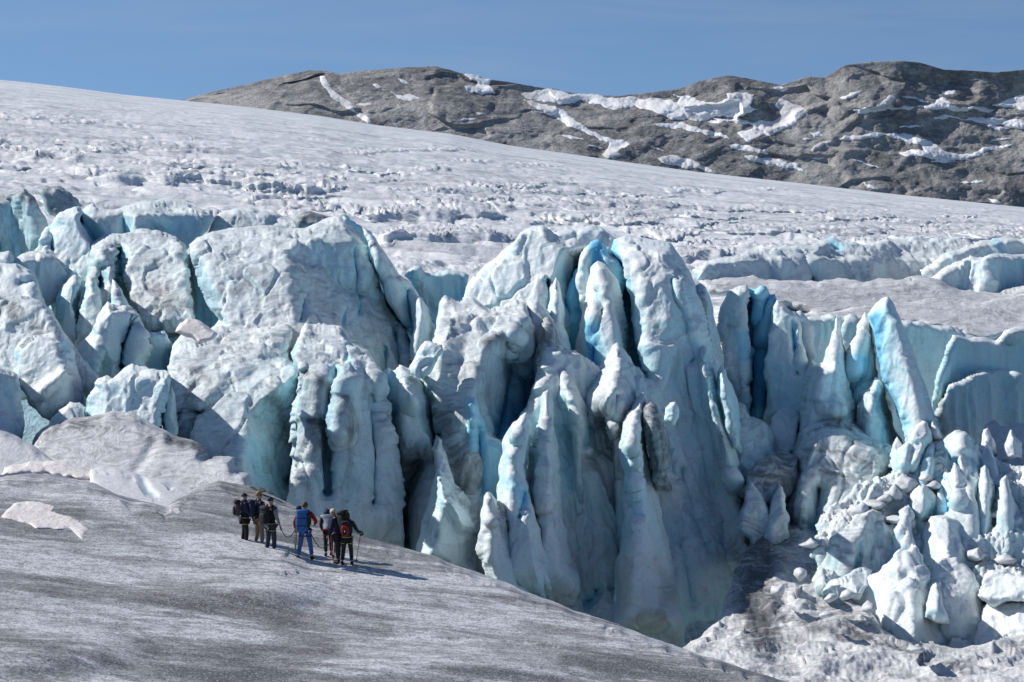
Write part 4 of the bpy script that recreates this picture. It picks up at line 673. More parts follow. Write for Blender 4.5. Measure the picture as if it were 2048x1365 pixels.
blk('twin-fingered ice block at the right edge',[(1948,1040),(1954,1000),(1958,960),(1961,937),(1970,930),(1979,952),(1988,962),(2003,957),(2012,950),(2019,975),(2031,1005),(2050,1040),(2075,1080),(2075,1150),(1970,1150)],95,plate=0.08,dirt=.12,lean=.9,feats=[('fall',[(2012,952),(2016,1000),(2022,1100)],3,30),('gul',[(1990,965),(1984,1040),(1980,1110)],1.2,9,.25),('fall',[(1970,932),(1976,990)],.8,12)])
blk('block of three small peaks with a bright cyan crack, left of the twin fingers',[(1862,1010),(1872,950),(1882,936),(1900,945),(1908,925),(1914,932),(1921,945),(1941,965),(1951,1000),(1960,1060),(1958,1140),(1890,1120),(1868,1060)],97,dirt=.1,feats=[('gul',[(1884,955),(1894,985),(1896,1020)],1.0,8,.85),('rid',[(1910,928),(1915,1000)],.8,16,18)])
blk('rounded grey-white boulder of ice among the rubble left of the three peaks',[(1812,1020),(1818,985),(1838,968),(1864,980),(1880,998),(1886,1030),(1874,1060),(1830,1062)],97.5,dirt=.3,feats=[('fall',[(1850,975),(1846,1040)],1.2,30)])
blk('dirty crusted dome of ice at the left of the tumbled blocks',[(1632,1150),(1642,1120),(1652,1098),(1671,1070),(1691,1045),(1711,1025),(1745,1014),(1776,1025),(1802,1060),(1806,1100),(1790,1160),(1730,1200),(1690,1200),(1652,1180)],94.5,jag=0.15,er=10,et=3,dirt=.5,amp=.3,feats=[('fall',[(1735,1018),(1725,1060),(1705,1110),(1690,1160)],2.0,50),('gul',[(1720,1090),(1712,1130)],.7,6,.4)])
blk('small stack of ice lumps right behind the dirty dome',[(1786,1100),(1788,1050),(1800,1020),(1816,1010),(1830,1030),(1832,1080),(1840,1120),(1800,1130)],95.5,dirt=.25,amp=.25)
blk('rounded ice block with pale left face and long shaded back',[(1838,1130),(1844,1090),(1851,1050),(1861,1034),(1881,1030),(1911,1035),(1941,1060),(1966,1090),(1991,1120),(2024,1145),(2024,1210),(1850,1210)],93.2,jag=0.14,er=9,dirt=.12,feats=[('fall',[(1896,1034),(1898,1080),(1890,1150)],3.5,70)])
blk('broad cone-shaped ice block at the front of the tumbled blocks',[(1700,1230),(1717,1180),(1736,1150),(1766,1130),(1791,1105),(1801,1096),(1816,1100),(1824,1086),(1834,1094),(1846,1112),(1872,1150),(1892,1200),(1926,1270),(1920,1330),(1800,1320),(1750,1260)],89.6,jag=0.16,er=9,et=2.6,dirt=.18,feats=[('fall',[(1812,1090),(1822,1160),(1830,1300)],2.0,70),('fallL',[(1800,1100),(1776,1180),(1780,1260)],1.2,60)],cut=0.9)
blk('low greenish ice lobes at the left foot of the cone-shaped block',[(1640,1190),(1656,1165),(1680,1155),(1706,1140),(1728,1130),(1745,1140),(1742,1175),(1720,1200),(1690,1205)],92,dirt=.15,blue=.12)
blk('shaded rough block between the cone and the right edge',[(1858,1180),(1866,1130),(1881,1115),(1916,1115),(1941,1140),(1966,1180),(1974,1230),(1960,1300),(1900,1310)],90.5,jag=0.16,lx=1.0,dirt=.25,amp=.25)
blk('rounded rough lump of ice at the right edge, beside the long shaded back',[(1956,1190),(1964,1160),(1976,1141),(2010,1138),(2050,1152),(2400,1175),(2400,1230),(1990,1215)],89,dirt=.25,amp=.25)
blk('low white ice mound at the lower right edge',[(1930,1330),(1948,1270),(1960,1230),(1975,1200),(1990,1205),(2040,1200),(2400,1195),(2400,1330)],88.5,lean=1.8,dirt=.12,amp=.22)
blk('little pointed ice spire leaning on the cone-shaped block',[(1850,1235),(1855,1200),(1862,1175),(1872,1165),(1880,1180),(1886,1210),(1900,1250)],87.6,er=8,et=1,dirt=.25,bt=1.5)
blk('round shaded ice boulder under the blue cleft group',[(1525,900),(1534,860),(1546,832),(1566,815),(1590,819),(1601,840),(1598,900),(1560,940)],110.5,lx=.8,dirt=.2)
blk('jumble of small ice blocks below the tower ribs',[(1440,900),(1460,840),(1478,805),(1490,812),(1500,835),(1530,845),(1548,870),(1560,930),(1540,1000),(1490,980)],108,lx=.6,amp=.45,dirt=.45)
blk('brown-stained broken ice ledge in the shadow below the round boulder',[(1485,980),(1510,930),(1540,905),(1570,900),(1600,915),(1600,960),(1570,1010),(1520,1030)],105.5,lx=.8,amp=.4,dirt=.8)
blk('upright shaded ice blade in the dark corner',[(1520,1110),(1528,1060),(1540,1010),(1556,965),(1570,990),(1580,1040),(1596,1110)],102,lx=.9,dirt=.4)
blk('low shaded ribbed ice block in the dark corner beside the curtain',[(1478,1060),(1490,985),(1500,962),(1520,985),(1540,1030),(1580,1080),(1600,1120),(1560,1130),(1510,1100)],102.5,lx=1.0,dirt=.55)
rr = random.Random(11)
for i, (cx, cy, r_) in enumerate([(1806,968,20),(1872,972,15),(1785,1040,18),(1850,955,16),(1745,1008,20),(1790,990,20),(1812,1046,18),(1770,1000,16),(1712,1020,16),(1700,1190,14),(1735,1215,16),(1662,1196,12),(1830,1300,13),(1622,1090,15),(1600,1150,14),(1650,1230,13),(1700,1320,14),(1985,1030,14),(1842,1160,15),(1950,1110,14),(2010,1120,15),(1560,1180,13)]):
    n_ = rr.randint(5, 8); poly = []
    for t in np.linspace(0, 2 * math.pi, n_ + 1)[:-1]:
        q_ = r_ * (1 + rr.uniform(-.4, .5)); poly.append((cx + q_ * math.cos(t) * 1.15, cy + q_ * .8 * math.sin(t)))
    yf = 96.5 + (1040 - cy) * .035 if cy < 1170 and cx > 1690 else 84 + 7.2 * (1262 - cy) / 100 - .3
    S('ice_chunk', 'small jagged ice chunk among the rubble at lower right', 'ice chunk', poly, yf, lean=1.4, lx=-1.2, er=3, et=.4, bt=1.0, cut=.7, ncut=5, jag=.16, dirt=rr.uniform(.1, .6), amp=.12, flute=0, step=2.2, mat='dirty_ice', group='small ice chunks in the rubble')
for i, (cx, cy, w_, h_) in enumerate([(1795,900,16,26),(1870,860,12,18),(1905,1030,20,30),(1830,1110,20,22),(1770,1195,18,24),(1725,1150,16,22),(1990,1110,22,30),(2030,1000,18,34),(1975,880,16,24),(2025,885,20,28),(1890,1160,18,26),(1930,1185,20,24),(1995,1240,26,22),(1925,1010,14,26)]):
    lean_x = rr.uniform(-.5, .3); poly = []
    for a_, b_ in ((-1, 1.3), (-.9, .2), (-.65, -.35), (-.2, -1.0), (.15, -.9), (.5, -.5), (.85, .15), (1.0, 1.3)):
        poly.append((cx + w_ * (a_ + rr.uniform(-.18, .18) + lean_x * -b_), cy + h_ * (b_ + rr.uniform(-.22, .22))))
    yf = 99.5 + (1040 - cy) * .03 + (1.5 if cx < 1660 else -1.0)
    S('ice_block', 'mid-sized pointed ice block wedged among the larger tumbled blocks', 'ice block', poly, yf, lean=1.3, lx=-1.0, er=5, et=.9, bt=2, cut=1.0, ncut=5, jag=.15, dirt=rr.uniform(.1, .45), amp=.12, flute=.1, step=2.4, group='pointed ice blocks wedged in the tumble')
S('ice_slope', 'broken rough ice slope showing between the tumbled blocks', 'ice slope', [(1640,1030),(1700,985),(1780,945),(1850,895),(1900,885),(1960,905),(2020,930),(2400,955),(2400,1265),(1960,1305),(1830,1295),(1770,1272),(1720,1215),(1640,1190)], 95.3, lean=3.1, lx=-.3, er=8, et=1.2, bt=4, amp=1.2, flute=.6, dirt=.35, sc=.6, mg=0)
# ---- floor of the basin
S('valley_floor', None, None, [(1330,1310),(1400,1275),(1440,1230),(1462,1170),(1490,1100),(1515,1060),(1560,1045),(1610,1052),(1650,1080),(1690,1140),(1715,1190),(1745,1225),(1770,1262),(1830,1284),(1900,1296),(1960,1290),(2040,1262),(2400,1240),(2400,1480),(1330,1480)], 84, lean=7.2, lx=-.3, er=20, et=2, bt=4, amp=.42, dirt=.5, flute=0, sc=.6, mat='dirty_ice', kind='structure', feats=[('di',[(1560,1060),(1520,1110),(1510,1180),(1525,1270)],40,1.1),('di',[(1620,1150),(1700,1250),(1800,1290)],24,.3),('swell',(1640,1320,60,40),1.0),('swell',(1500,1290,60,60),.8),('di',[(1700,1265),(1850,1318),(1950,1358)],8,.5),('di',[(1560,1242),(1700,1287)],7,.5),('swell',(1560,1130,30,40),1.0),('swell',(1600,1200,40,30),.9),('swell',(1540,1200,26,40),.8),('swell',(1880,1330,50,24),.8),('swell',(2000,1320,50,24),.8)])
# ------------------------------------------------------------------ people
def skin_mesh(name, V, E, R, mat, parent, levels=1):
    me = bpy.data.meshes.new(name); me.from_pydata([tuple(v) for v in V], E, []); me.update()
    o = bpy.data.objects.new('tmp', me); C.objects.link(o)
    o.modifiers.new('skin', 'SKIN'); sm = o.modifiers.new('sub', 'SUBSURF'); sm.levels = levels; sm.render_levels = levels
    sv = me.skin_vertices[0].data
    for i, r in enumerate(R): sv[i].radius = (r, r) if not isinstance(r, tuple) else r
    sv[0].use_root = True
    dg = bpy.context.evaluated_depsgraph_get(); dg.update()
    m2 = bpy.data.meshes.new_from_object(o.evaluated_get(dg)); m2.name = name
    bpy.data.objects.remove(o); bpy.data.meshes.remove(me)
    m2.materials.clear(); m2.materials.append(MAT[mat])
    for p in m2.polygons: p.use_smooth = True
    r = bpy.data.objects.new(name, m2); C.objects.link(r); r.parent = parent
    return r
class Chain:
    def __init__(s): s.V = []; s.E = []; s.R = []
    def add(s, v, r, to=None):
        s.V.append(Vector(v)); s.R.append(r); i = len(s.V) - 1
        if to is not None: s.E.append((to, i))
        return i
    def run(s, pts, to=None):
        for v, r in pts: to = s.add(v, r, to)
        return to
    def mesh(s, name, mat, parent, lv=1): return skin_mesh(name, s.V, s.E, s.R, mat, parent, lv)
def blob(name, c, r, mat, parent, e=.6, seg=20, cutz=-2, rot=None, wob=0):
    """rounded box / dome (superellipsoid), open below cutz when given"""
    u = np.linspace(-math.pi / 2, math.pi / 2, seg // 2 + 1); v = np.linspace(-math.pi, math.pi, seg, endpoint=False)
    U, Vv = np.meshgrid(u, v, indexing='ij'); f = lambda a: np.sign(a) * np.abs(a) ** e
    P = np.stack([r[0] * f(np.cos(U)) * f(np.cos(Vv)), r[1] * f(np.cos(U)) * f(np.sin(Vv)), r[2] * np.maximum(f(np.sin(U)), cutz)], -1)
    if wob: P = P * (1 + wob * fbm(P.reshape(-1, 3), 9.0, 2, seed=len(name)).reshape(P.shape[:2])[..., None])
    if rot is not None:
        P = P @ np.array(rot.to_3x3()).T
    P = P + np.array(c); h, w_ = P.shape[:2]; i = np.arange(h * w_).reshape(h, w_); j = np.roll(i, -1, 1)
    Q = np.stack([i[:-1].ravel(), j[:-1].ravel(), j[1:].ravel(), i[1:].ravel()], 1)
    return mesh_obj(name, P.reshape(-1, 3), Q, MAT[mat], parent=parent)
def tube(name, pts, r, mat, parent=None, n=8):
    c = Chain(); pts = [Vector(p) for p in pts]; V = []; Q = []
    for k, p in enumerate(pts):
        t = (pts[min(k + 1, len(pts) - 1)] - pts[max(k - 1, 0)]).normalized()
        a = t.cross(Vector((0, 0, 1)) if abs(t.z) < .9 else Vector((1, 0, 0))).normalized(); b = t.cross(a)
        rr_ = r[k] if isinstance(r, (list, tuple)) else r
        for q in range(n): th = 2 * math.pi * q / n; V.append(p + (a * math.cos(th) + b * math.sin(th)) * rr_)
        if k:
            for q in range(n): Q.append(((k - 1) * n + q, (k - 1) * n + (q + 1) % n, k * n + (q + 1) % n, k * n + q))
    return mesh_obj(name, np.array([tuple(v) for v in V]), np.array(Q), MAT[mat], parent=parent)
def ring(name, c, rx, ry, r, mat, parent, tilt=0):
    pts = [Vector((c[0] + rx * math.cos(t), c[1] + ry * math.sin(t), c[2] + tilt * math.sin(t))) for t in np.linspace(0, 2 * math.pi, 19)]
    return tube(name, pts, r, mat, parent, 6)
def empty(name, loc, rz, label, cat, group=None):
    o = bpy.data.objects.new(name, None); C.objects.link(o); o.location = loc; o.rotation_euler = (0, 0, rz); o.empty_display_size = .2
    return tag(o, label, cat, group)

def person(label, px, py, rz, H=1.74, lean=0, yaw=0, nod=0, jacket='navy_cloth', trousers='black_cloth', boots='boot_leather', sleeves=None, head=None, arms=None, stance=.10, stride=0.0,
           harness='yellow_webbing', glasses=False, gloves=None):
    k = H / 1.74; base = on_ground(px, py); rz = math.radians(rz)
    root = empty('person', base, rz, label, 'person', 'hikers on the slope')
    hip = Vector((0, 0, .93 * k)); Rl = Matrix.Rotation(-math.radians(lean), 3, 'X')
    up = lambda x, y, z: tuple(hip + Rl @ (Vector((x * k, y * k, z * k)) - hip))
    neck = Vector(up(0, 0, 1.47)); Rh = Rl @ Matrix.Rotation(math.radians(yaw), 3, 'Z') @ Matrix.Rotation(-math.radians(nod), 3, 'X')
    hd = lambda x, y, z: tuple(neck + Rh @ Vector((x * k, y * k, z * k)))
    arms = arms or {}
    c = Chain()
    pel = c.add((0, 0, .95 * k), (.125 * k, .10 * k)); wa = c.add(up(0, 0, 1.12), (.13 * k, .10 * k), pel); ch = c.add(up(0, .0, 1.32), (.135 * k, .092 * k), wa)
    nk = c.add(up(0, .0, 1.46), .058 * k, ch)
    j = c.add(hd(0, .02, .075), .062 * k, nk); h1 = c.add(hd(0, .01, .15), (.077 * k, .09 * k), j); h2 = c.add(hd(0, -.005, .215), (.072 * k, .085 * k), h1)
    c.add(hd(0, .105, .125), .014 * k, h1)                                            # nose
    for s in (-1, 1): c.add(hd(s * .085, -.005, .135), .016 * k, h1)                  # ears
    P = {}
    for s in (-1, 1):
        sh = up(s * .19, 0, 1.40); el, wr = arms.get(s, ((s * .26, -.03, 1.12), (s * .25, .10, .90)))
        el = up(*el); wr = up(*wr); P[s] = (sh, el, wr)
        i = c.run([(sh, .050 * k), (el, .042 * k), (wr, .030 * k)], ch)
        d = (Vector(wr) - Vector(el)).normalized(); sd = d.cross(Vector((0, 1, 0))).normalized() if abs(d.y) < .9 else Vector((1, 0, 0)); nrm = d.cross(sd)
        palm = c.add(Vector(wr) + d * .06 * k, (.038 * k, .020 * k), i)
        for q in range(4):                                                          # fingers, curled a little
            b = Vector(wr) + d * .095 * k + sd * (.026 - .0175 * q) * k; L = (.036, .042, .040, .030)[q] * k
            c.run([(b, .0095 * k), (b + d * L + nrm * .008 * k, .0088 * k), (b + d * L * 1.55 + nrm * .028 * k, .0075 * k)], palm)
        tb = Vector(wr) + d * .045 * k + sd * .036 * k; c.run([(tb, .011 * k), (tb + d * .03 * k + sd * .022 * k + nrm * .01 * k, .009 * k)], palm)
    feet = {}
    for s in (-1, 1):
        hx = s * .095 * k; fx = s * stance * k; fy = s * stride * k
        fz = 0.0
        an = (fx, fy, fz + .09 * k); kn = ((hx + fx) / 2, fy / 2 + .035 * k, .50 * k); feet[s] = (hx, kn, an)
        c.run([((hx, 0, .84 * k), .075 * k), (kn, .058 * k), (an, .036 * k), ((fx, fy + .09 * k, fz + .045 * k), .026 * k)], pel)
    c.mesh('body', 'skin', root)
    # clothes
    g = Chain(); a0 = g.add((0, 0, .80 * k), (.185 * k, .15 * k)); a = g.add((0, 0, .95 * k), (.18 * k, .148 * k), a0); b = g.add(up(0, 0, 1.12), (.155 * k, .125 * k), a); d_ = g.add(up(0, 0, 1.33), (.178 * k, .132 * k), b); g.add(up(0, 0, 1.44), .085 * k, d_)
    sc_ = Chain() if sleeves else g
    for s in (-1, 1):
        sh, el, wr = P[s]; cuff = Vector(el).lerp(Vector(wr), .93)
        if sleeves:
            q = Chain(); q.run([(sh, .082 * k), (el, .062 * k), (cuff, .046 * k)]); q.mesh('sleeve', sleeves, root); g.run([(sh, .088 * k), (Vector(sh).lerp(Vector(el), .2), .07 * k)], d_)
        else: g.run([(sh, .082 * k), (el, .062 * k), (cuff, .046 * k)], d_)
    g.mesh('jacket', jacket, root)
    g = Chain(); a = g.add((0, 0, .93 * k), (.175 * k, .145 * k))
    for s in (-1, 1):
        hx, kn, an = feet[s]
        g.run([((hx, 0, .84 * k), .105 * k), (kn, .078 * k), ((an[0], an[1], an[2] + .06 * k), .070 * k)], a)
    g.mesh('trousers', trousers, root)
    for s in (-1, 1):
        an = feet[s][2]; g = Chain()
        g.run([((an[0], an[1] - .01 * k, an[2] + .06 * k), .058 * k), ((an[0], an[1] - .02 * k, an[2] - .035 * k), .056 * k), ((an[0], an[1] + .10 * k, an[2] - .042 * k), .050 * k), ((an[0], an[1] + .20 * k, an[2] - .05 * k), .040 * k)])
        g.mesh('boot', boots, root)
        if harness: ring('leg_loop', (feet[s][0] * .95, .01, .73 * k), .112 * k, .112 * k, .014 * k, harness, root)
        if gloves:
            wr = Vector(P[s][2]); d = (wr - Vector(P[s][1])).normalized(); blob('glove', tuple(wr + d * .07 * k), (.05 * k, .04 * k, .075 * k), gloves, root, .9, 12)
    if harness: ring('harness_belt', (0, 0, .94 * k), .192 * k, .160 * k, .018 * k, harness, root)
    R4 = Rh.to_4x4()
    for kind, mat in head or ():
        if kind in ('hair', 'beanie'): blob(kind, hd(0, -.012, .185), (.094 * k, .108 * k, .105 * k), mat, root, 1.0, 18, -.25 if kind == 'beanie' else -.45, R4, .05)
        if kind == 'long_hair': blob('hair', hd(0, -.035, .11), (.10 * k, .10 * k, .19 * k), mat, root, .9, 18, -2, R4, .08)
        if kind == 'cap':
            blob('cap', hd(0, -.008, .185), (.094 * k, .108 * k, .098 * k), mat, root, 1.0, 18, -.25, R4)
            blob('cap_peak', hd(0, .12, .175), (.065 * k, .06 * k, .012 * k), mat, root, .9, 14, -2, R4)
        if kind == 'hood': blob('hood', hd(0, -.02, .13), (.115 * k, .125 * k, .155 * k), mat, root, .9, 18, -2, R4, .06)
        if kind == 'collar': blob('collar', hd(0, -.01, .0), (.105 * k, .10 * k, .07 * k), mat, root, .8, 16, -2, R4)
        if kind == 'glasses': blob('sunglasses', hd(0, .085, .16), (.075 * k, .022 * k, .024 * k), mat, root, .5, 14, -2, R4)
    if head and any(x[0] == 'face' for x in head):
        blob('mouth', hd(0, .082, .085), (.026 * k, .01 * k, .008 * k), 'lips', root, .8, 10, -2, R4)
        for s in (-1, 1): blob('eye', hd(s * .033, .083, .155), (.014 * k, .008 * k, .009 * k), 'black_glass', root, 1, 8, -2, R4)
    return dict(root=root, k=k, up=up, P=P, base=base, rz=rz)

def world(pn, v): return pn['base'] + Matrix.Rotation(pn['rz'], 3, 'Z') @ Vector(v)
def backpack(pn, label, size, mat, lid=None, pocket=None, z=1.22, strap='black_cloth', extras=()):
    k = pn['k']; root = empty('backpack', pn['base'], pn['rz'], label, 'backpack', 'backpacks carried by the hikers')
    w_, d_, h_ = size; cx, cy, cz = pn['up'](0, -.14 - d_ / 2, z)
    a = Vector(pn['up'](0, 0, 1.4)) - Vector(pn['up'](0, 0, 1.0)); rot = Vector((0, 0, 1)).rotation_difference(a).to_matrix().to_4x4()
    at = lambda x, y, zz: tuple(Vector((cx, cy, cz)) + rot.to_3x3() @ Vector((x, y, zz)))
    blob('pack_body', (cx, cy, cz), (w_ / 2, d_ / 2, h_ / 2), mat, root, .55, 24, -2, rot, .05)
    blob('pack_lid', at(0, -.01, h_ / 2 - .01), (w_ / 2 * .96, d_ / 2 * 1.05, .07), lid or mat, root, .6, 20, -2, rot, .06)
    if pocket: blob('front_pocket', at(0, -d_ / 2 - .005, -h_ * .12), (w_ * .36, .045, h_ * .30), pocket, root, .6, 18, -2, rot)
    for s in (-1, 1):
        tube('shoulder_strap', [pn['up'](s * .09, -.12, 1.44), pn['up'](s * .12, -.02, 1.50), pn['up'](s * .125, .12, 1.40), pn['up'](s * .13, .15, 1.25), pn['up'](s * .15, .08, 1.10), pn['up'](s * .15, -.12, 1.02)], .024, strap, root)
    for e in extras: e(root, at, rot, w_, d_, h_)
    return root

p1 = person('person in navy jacket, dark peaked cap and black trousers, leftmost of the hikers', 489, 1091, -72, 1.66, head=[('cap', 'dark_knit'), ('collar', 'navy_cloth'), ('face', 0)], arms={-1: ((-.25, .05, 1.14), (-.20, .27, 1.02)), 1: ((.26, .05, 1.12), (.16, .28, 1.0))}, stance=.09, stride=.05)
backpack(p1, 'small purplish backpack on the leftmost hiker in the peaked cap', (.31, .20, .46), 'purple_pack', 'black_cloth', 'black_cloth', 1.23)
p2 = person('person with blond hair and sunglasses, navy jacket and khaki trousers, looking right', 518, 1094, -64, 1.76, yaw=-32, jacket='navy_cloth', trousers='khaki_cloth', head=[('hair', 'blond_hair'), ('glasses', 'black_glass'), ('face', 0)], arms={1: ((.27, -.04, 1.13), (.24, .08, .90))}, harness=None, stance=.13, stride=.06)
backpack(p2, 'navy backpack on the blond hiker with sunglasses', (.33, .22, .50), 'navy_cloth', None, None, 1.20)
p3 = person('person in black vest with grey sleeves and grey beanie, dark blue trousers, third from left', 541, 1108, -38, 1.78, yaw=-28, jacket='black_cloth', sleeves='grey_cloth', trousers='denim_cloth', head=[('beanie', 'dark_knit'), ('face', 0)], arms={1: ((.29, -.02, 1.13), (.30, .10, .88))}, stance=.09, stride=.07)
backpack(p3, 'black backpack on the grey-sleeved hiker in the beanie', (.34, .22, .52), 'black_cloth', 'charcoal_cloth', 'charcoal_cloth', 1.20)
p4 = person('person in red jacket and blue trousers seen from behind, carrying a big blue pack', 610, 1121, -12, 1.82, jacket='red_cloth', trousers='blue_cloth', head=[('hair', 'brown_hair'), ('face', 0)], arms={1: ((.36, -.02, 1.17), (.22, .24, 1.05)), -1: ((-.33, .02, 1.14), (-.34, .14, .92))}, stance=.20, stride=.04, harness='black_cloth')
def p4x(root, at, rot, w_, d_, h_):
    blob('bedroll', at(-w_ * .30, .02, h_ / 2 + .08), (.09, .09, .085), 'navy_cloth', root, .9, 16, -2, rot)
    blob('side_pocket', at(w_ * .5, -.02, .04), (.05, .08, .24), 'pack_green', root, .6, 14, -2, rot)
    for s in (-1, 1): tube('compression_strap', [at(-w_ * .48, -d_ * .52, s * .12), at(0, -d_ * .56, s * .12), at(w_ * .48, -d_ * .52, s * .12)], .012, 'black_cloth', root, 6)
backpack(p4, 'tall blue backpack with a dark roll on top, worn over the red jacket', (.40, .27, .66), 'pack_blue', 'pack_blue', None, 1.20, extras=(p4x,))
p5 = person('person in navy hood and pale blue top bending forward, partly hidden behind the white-capped hiker', 657, 1113, 12, 1.62, lean=36, nod=35, jacket='pale_blue_cloth', sleeves='navy_cloth', trousers='charcoal_cloth', head=[('hood', 'navy_cloth'), ('face', 0)], arms={-1: ((-.24, .10, 1.12), (-.16, .30, 1.02)), 1: ((.26, .10, 1.10), (.18, .32, 1.0))}, stance=.10, stride=.06, harness='red_cloth')
p6 = person('person in cream white beanie and navy jacket, leaning forward under a large dark pack', 677, 1127, 58, 1.72, lean=13, nod=22, jacket='navy_cloth', trousers='charcoal_cloth', head=[('beanie', 'cream_knit'), ('face', 0)], arms={1: ((.27, .06, 1.10), (.2, .30, .98)), -1: ((-.27, .06, 1.10), (-.2, .26, .95))}, stance=.12, stride=.08, harness='black_cloth')
backpack(p6, 'large dark green-black backpack on the hiker in the cream beanie', (.38, .30, .72), 'pack_green', 'pack_green', 'black_cloth', 1.22)
p7 = person('person with long dark hair in black clothes, rightmost of the hikers', 694, 1131, -8, 1.66, jacket='charcoal_cloth', trousers='charcoal_cloth', head=[('long_hair', 'dark_hair'), ('face', 0)], arms={1: ((.34, -.02, 1.15), (.42, .20, 1.04)), -1: ((-.27, .0, 1.13), (-.2, .2, 1.0))}, stance=.15, stride=.03, gloves='black_cloth')
def p7x(root, at, rot, w_, d_, h_):
    blob('pocket_arch', at(0, -d_ / 2 - .012, -.02), (.125, .03, .17), 'pack_red', root, .7, 18, -2, rot)
    blob('pocket_panel', at(0, -d_ / 2 - .035, -.05), (.07, .02, .11), 'black_cloth', root, .7, 16, -2, rot)
    blob('tag', at(0, -d_ / 2 - .055, -.03), (.014, .006, .035), 'white_mark', root, .6, 10, -2, rot)
backpack(p7, 'small black backpack with a red arched pocket on the rightmost hiker', (.30, .18, .44), 'black_cloth', 'black_cloth', None, 1.20, extras=(p7x,))

def hang(a, b, sag, n=14):
    return [a.lerp(b, t) - Vector((0, 0, sag * 4 * t * (1 - t))) for t in np.linspace(0, 1, n)]
def rope_thing(label, pts, r, mat): return tag(tube('rope', pts, r, mat), label, 'rope', 'ropes between the hikers')
h3 = world(p3, p3['P'][1][2]); h4 = world(p4, p4['P'][-1][2]); h4r = world(p4, p4['up'](.1, .1, .95)); h6 = world(p6, p6['P'][1][2]); h1 = world(p1, p1['P'][1][2]); h2 = world(p2, p2['up'](0, .1, .95))
rope_thing('dark rope sagging between the grey-sleeved hiker and the blue-pack hiker', hang(h3, h4, .32), .013, 'rope')
rope_thing('dark rope drooping from the blue-pack hiker to the bending hikers at right', hang(h4r, h6, .55), .013, 'rope')
rope_thing('yellow-green rope hanging between the leftmost hiker and the blond hiker', hang(h1, world(p2, p2['up'](-.1, .12, .55)), .22), .014, 'yellow_webbing')
rope_thing('red rope hanging in a bundle below the bending hikers', hang(h6 + Vector((-.1, -.05, -.05)), h6 + Vector((.02, -.05, -.1)), .75), .02, 'red_rope')
def pole(label, top, px, py, mat='metal', kind='trekking_pole'):
    b = on_ground(px, py); top = Vector(top); r = empty(kind, b, 0, label, 'trekking pole' if kind == 'trekking_pole' else 'ice axe')
    d = top - b
    tube('shaft', [d * .0, d * .97], .012 if kind == 'trekking_pole' else .018, mat, r, 8)
    if kind == 'trekking_pole':
        tube('grip', [d * .9, d * 1.06], .02, 'black_cloth', r, 8); ring('basket', tuple(d * .06), .045, .045, .008, 'black_cloth', r)
    else:
        tube('pick', [d + Vector((-.16, 0, -.05)), d + Vector((-.06, 0, .01)), d + Vector((.02, 0, .01)), d + Vector((.13, 0, -.01))], [.008, .014, .016, .02], 'metal', r, 6)
        tube('spike', [d * -.03, d * .06], [.004, .018], 'metal', r, 6)
    return r
pole('thin pole held by the leftmost hiker, beside the khaki trousers', h1 + Vector((.05, 0, 0)), 511, 1083)
pole('dark pole held by the blue-pack hiker, behind the wooden axe', h4 + Vector((-.02, .05, 0)), 590, 1103)
pole('ice axe with pale wooden shaft beside the blue trousers', h4 + Vector((.06, -.02, .05)), 590, 1112, 'wood', 'ice_axe')
pole('short dark pole under the right hand of the rightmost hiker', world(p7, p7['P'][1][2]), 712, 1124)
# ------------------------------------------------------------------ light, sky, camera
sc = bpy.context.scene
w = bpy.data.worlds.new('World'); sc.world = w; w.use_nodes = True
nt = w.node_tree; bg = nt.nodes['Background']
sky = nt.nodes.new('ShaderNodeTexSky'); sky.sky_type = 'NISHITA'; sky.sun_disc = False
elev = math.asin(SUN.z); sky.sun_elevation = elev; sky.sun_rotation = math.atan2(SUN.x, SUN.y)
sky.altitude = 1500; sky.air_density = 1.0; sky.dust_density = 0.3; sky.ozone_density = 3.0
tc = nt.nodes.new('ShaderNodeTexCoord')
va = nt.nodes.new('ShaderNodeVectorMath'); va.operation = 'ADD'; va.inputs[1].default_value = (0, 0, .17)
nt.links.new(tc.outputs['Generated'], va.inputs[0]); nt.links.new(va.outputs[0], sky.inputs['Vector'])
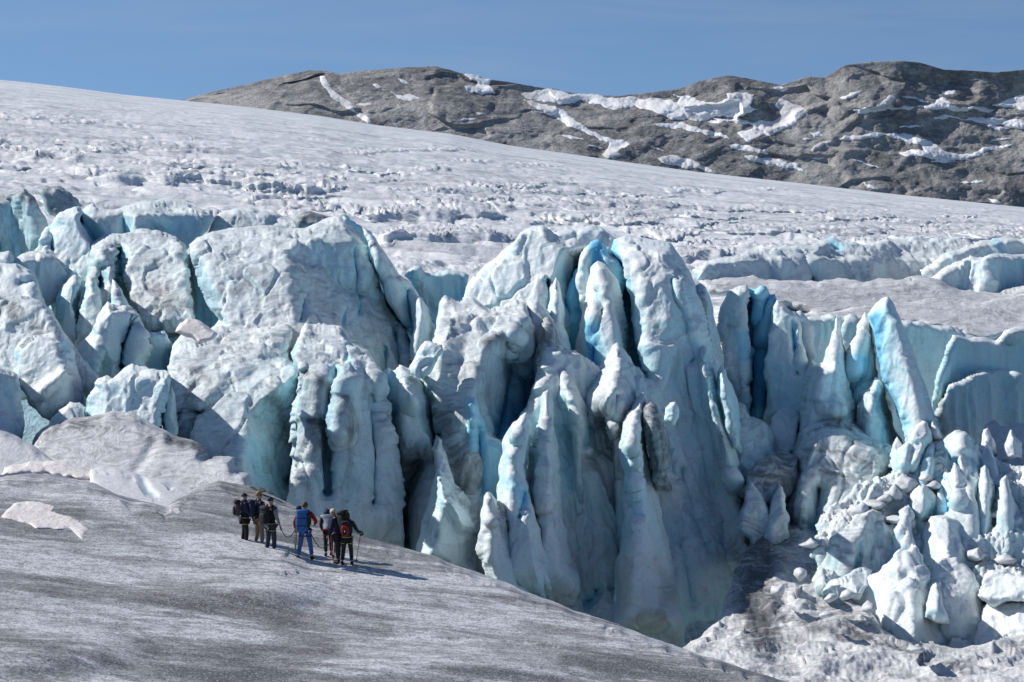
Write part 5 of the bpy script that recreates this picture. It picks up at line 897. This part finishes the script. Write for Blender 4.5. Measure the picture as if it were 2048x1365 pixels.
# faint cirrus
mp = nt.nodes.new('ShaderNodeMapping'); mp.inputs['Scale'].default_value = (3, 3, 30); mp.inputs['Rotation'].default_value = (.0, .12, 0)
nz = nt.nodes.new('ShaderNodeTexNoise'); nz.inputs['Scale'].default_value = 2.2; nz.inputs['Detail'].default_value = 5; nz.inputs['Distortion'].default_value = .6
nt.links.new(tc.outputs['Generated'], mp.inputs['Vector']); nt.links.new(mp.outputs[0], nz.inputs['Vector'])
mr = nt.nodes.new('ShaderNodeMapRange'); mr.inputs['From Min'].default_value = .45; mr.inputs['From Max'].default_value = .8; mr.inputs['To Max'].default_value = .16
nt.links.new(nz.outputs['Fac'], mr.inputs['Value'])
mx = nt.nodes.new('ShaderNodeMix'); mx.data_type = 'RGBA'; mx.inputs[7].default_value = (4.6, 5.0, 5.6, 1)
nt.links.new(mr.outputs[0], mx.inputs[0]); nt.links.new(sky.outputs[0], mx.inputs[6]); tn = nt.nodes.new('ShaderNodeMix'); tn.data_type = 'RGBA'; tn.blend_type = 'MULTIPLY'; tn.inputs[0].default_value = 1; tn.inputs[7].default_value = (.93, 1.01, 1.06, 1)
nt.links.new(mx.outputs[2], tn.inputs[6]); nt.links.new(tn.outputs[2], bg.inputs['Color'])
bg.inputs['Strength'].default_value = SKY_STRENGTH
sl = bpy.data.lights.new('sun', 'SUN'); sl.energy = SUN_STRENGTH; sl.angle = math.radians(.5); sl.color = (1, .965, .92)
so = bpy.data.objects.new('sun', sl); C.objects.link(so)
so.rotation_euler = (-SUN).to_track_quat('-Z', 'Y').to_euler(); so.location = (-60, 40, 80)
cam = bpy.data.cameras.new('camera'); co = bpy.data.objects.new('camera', cam); C.objects.link(co)
co.location = (0, 0, 0); co.rotation_euler = (math.pi / 2, 0, 0)
cam.sensor_width = 36; cam.lens = 36 * F / 2048; cam.shift_y = -(1365 / 2 - HY) / 2048
cam.clip_start = 1; cam.clip_end = 20000
sc.camera = co
vs = sc.view_settings; sc.display_settings.display_device = 'sRGB'
vs.view_transform = 'Standard'; vs.look = 'None'; vs.gamma = 1; vs.exposure = EXPOSURE
sc.cycles.max_bounces = 6; sc.cycles.diffuse_bounces = 3; sc.cycles.glossy_bounces = 2
sc.cycles.use_denoising = True
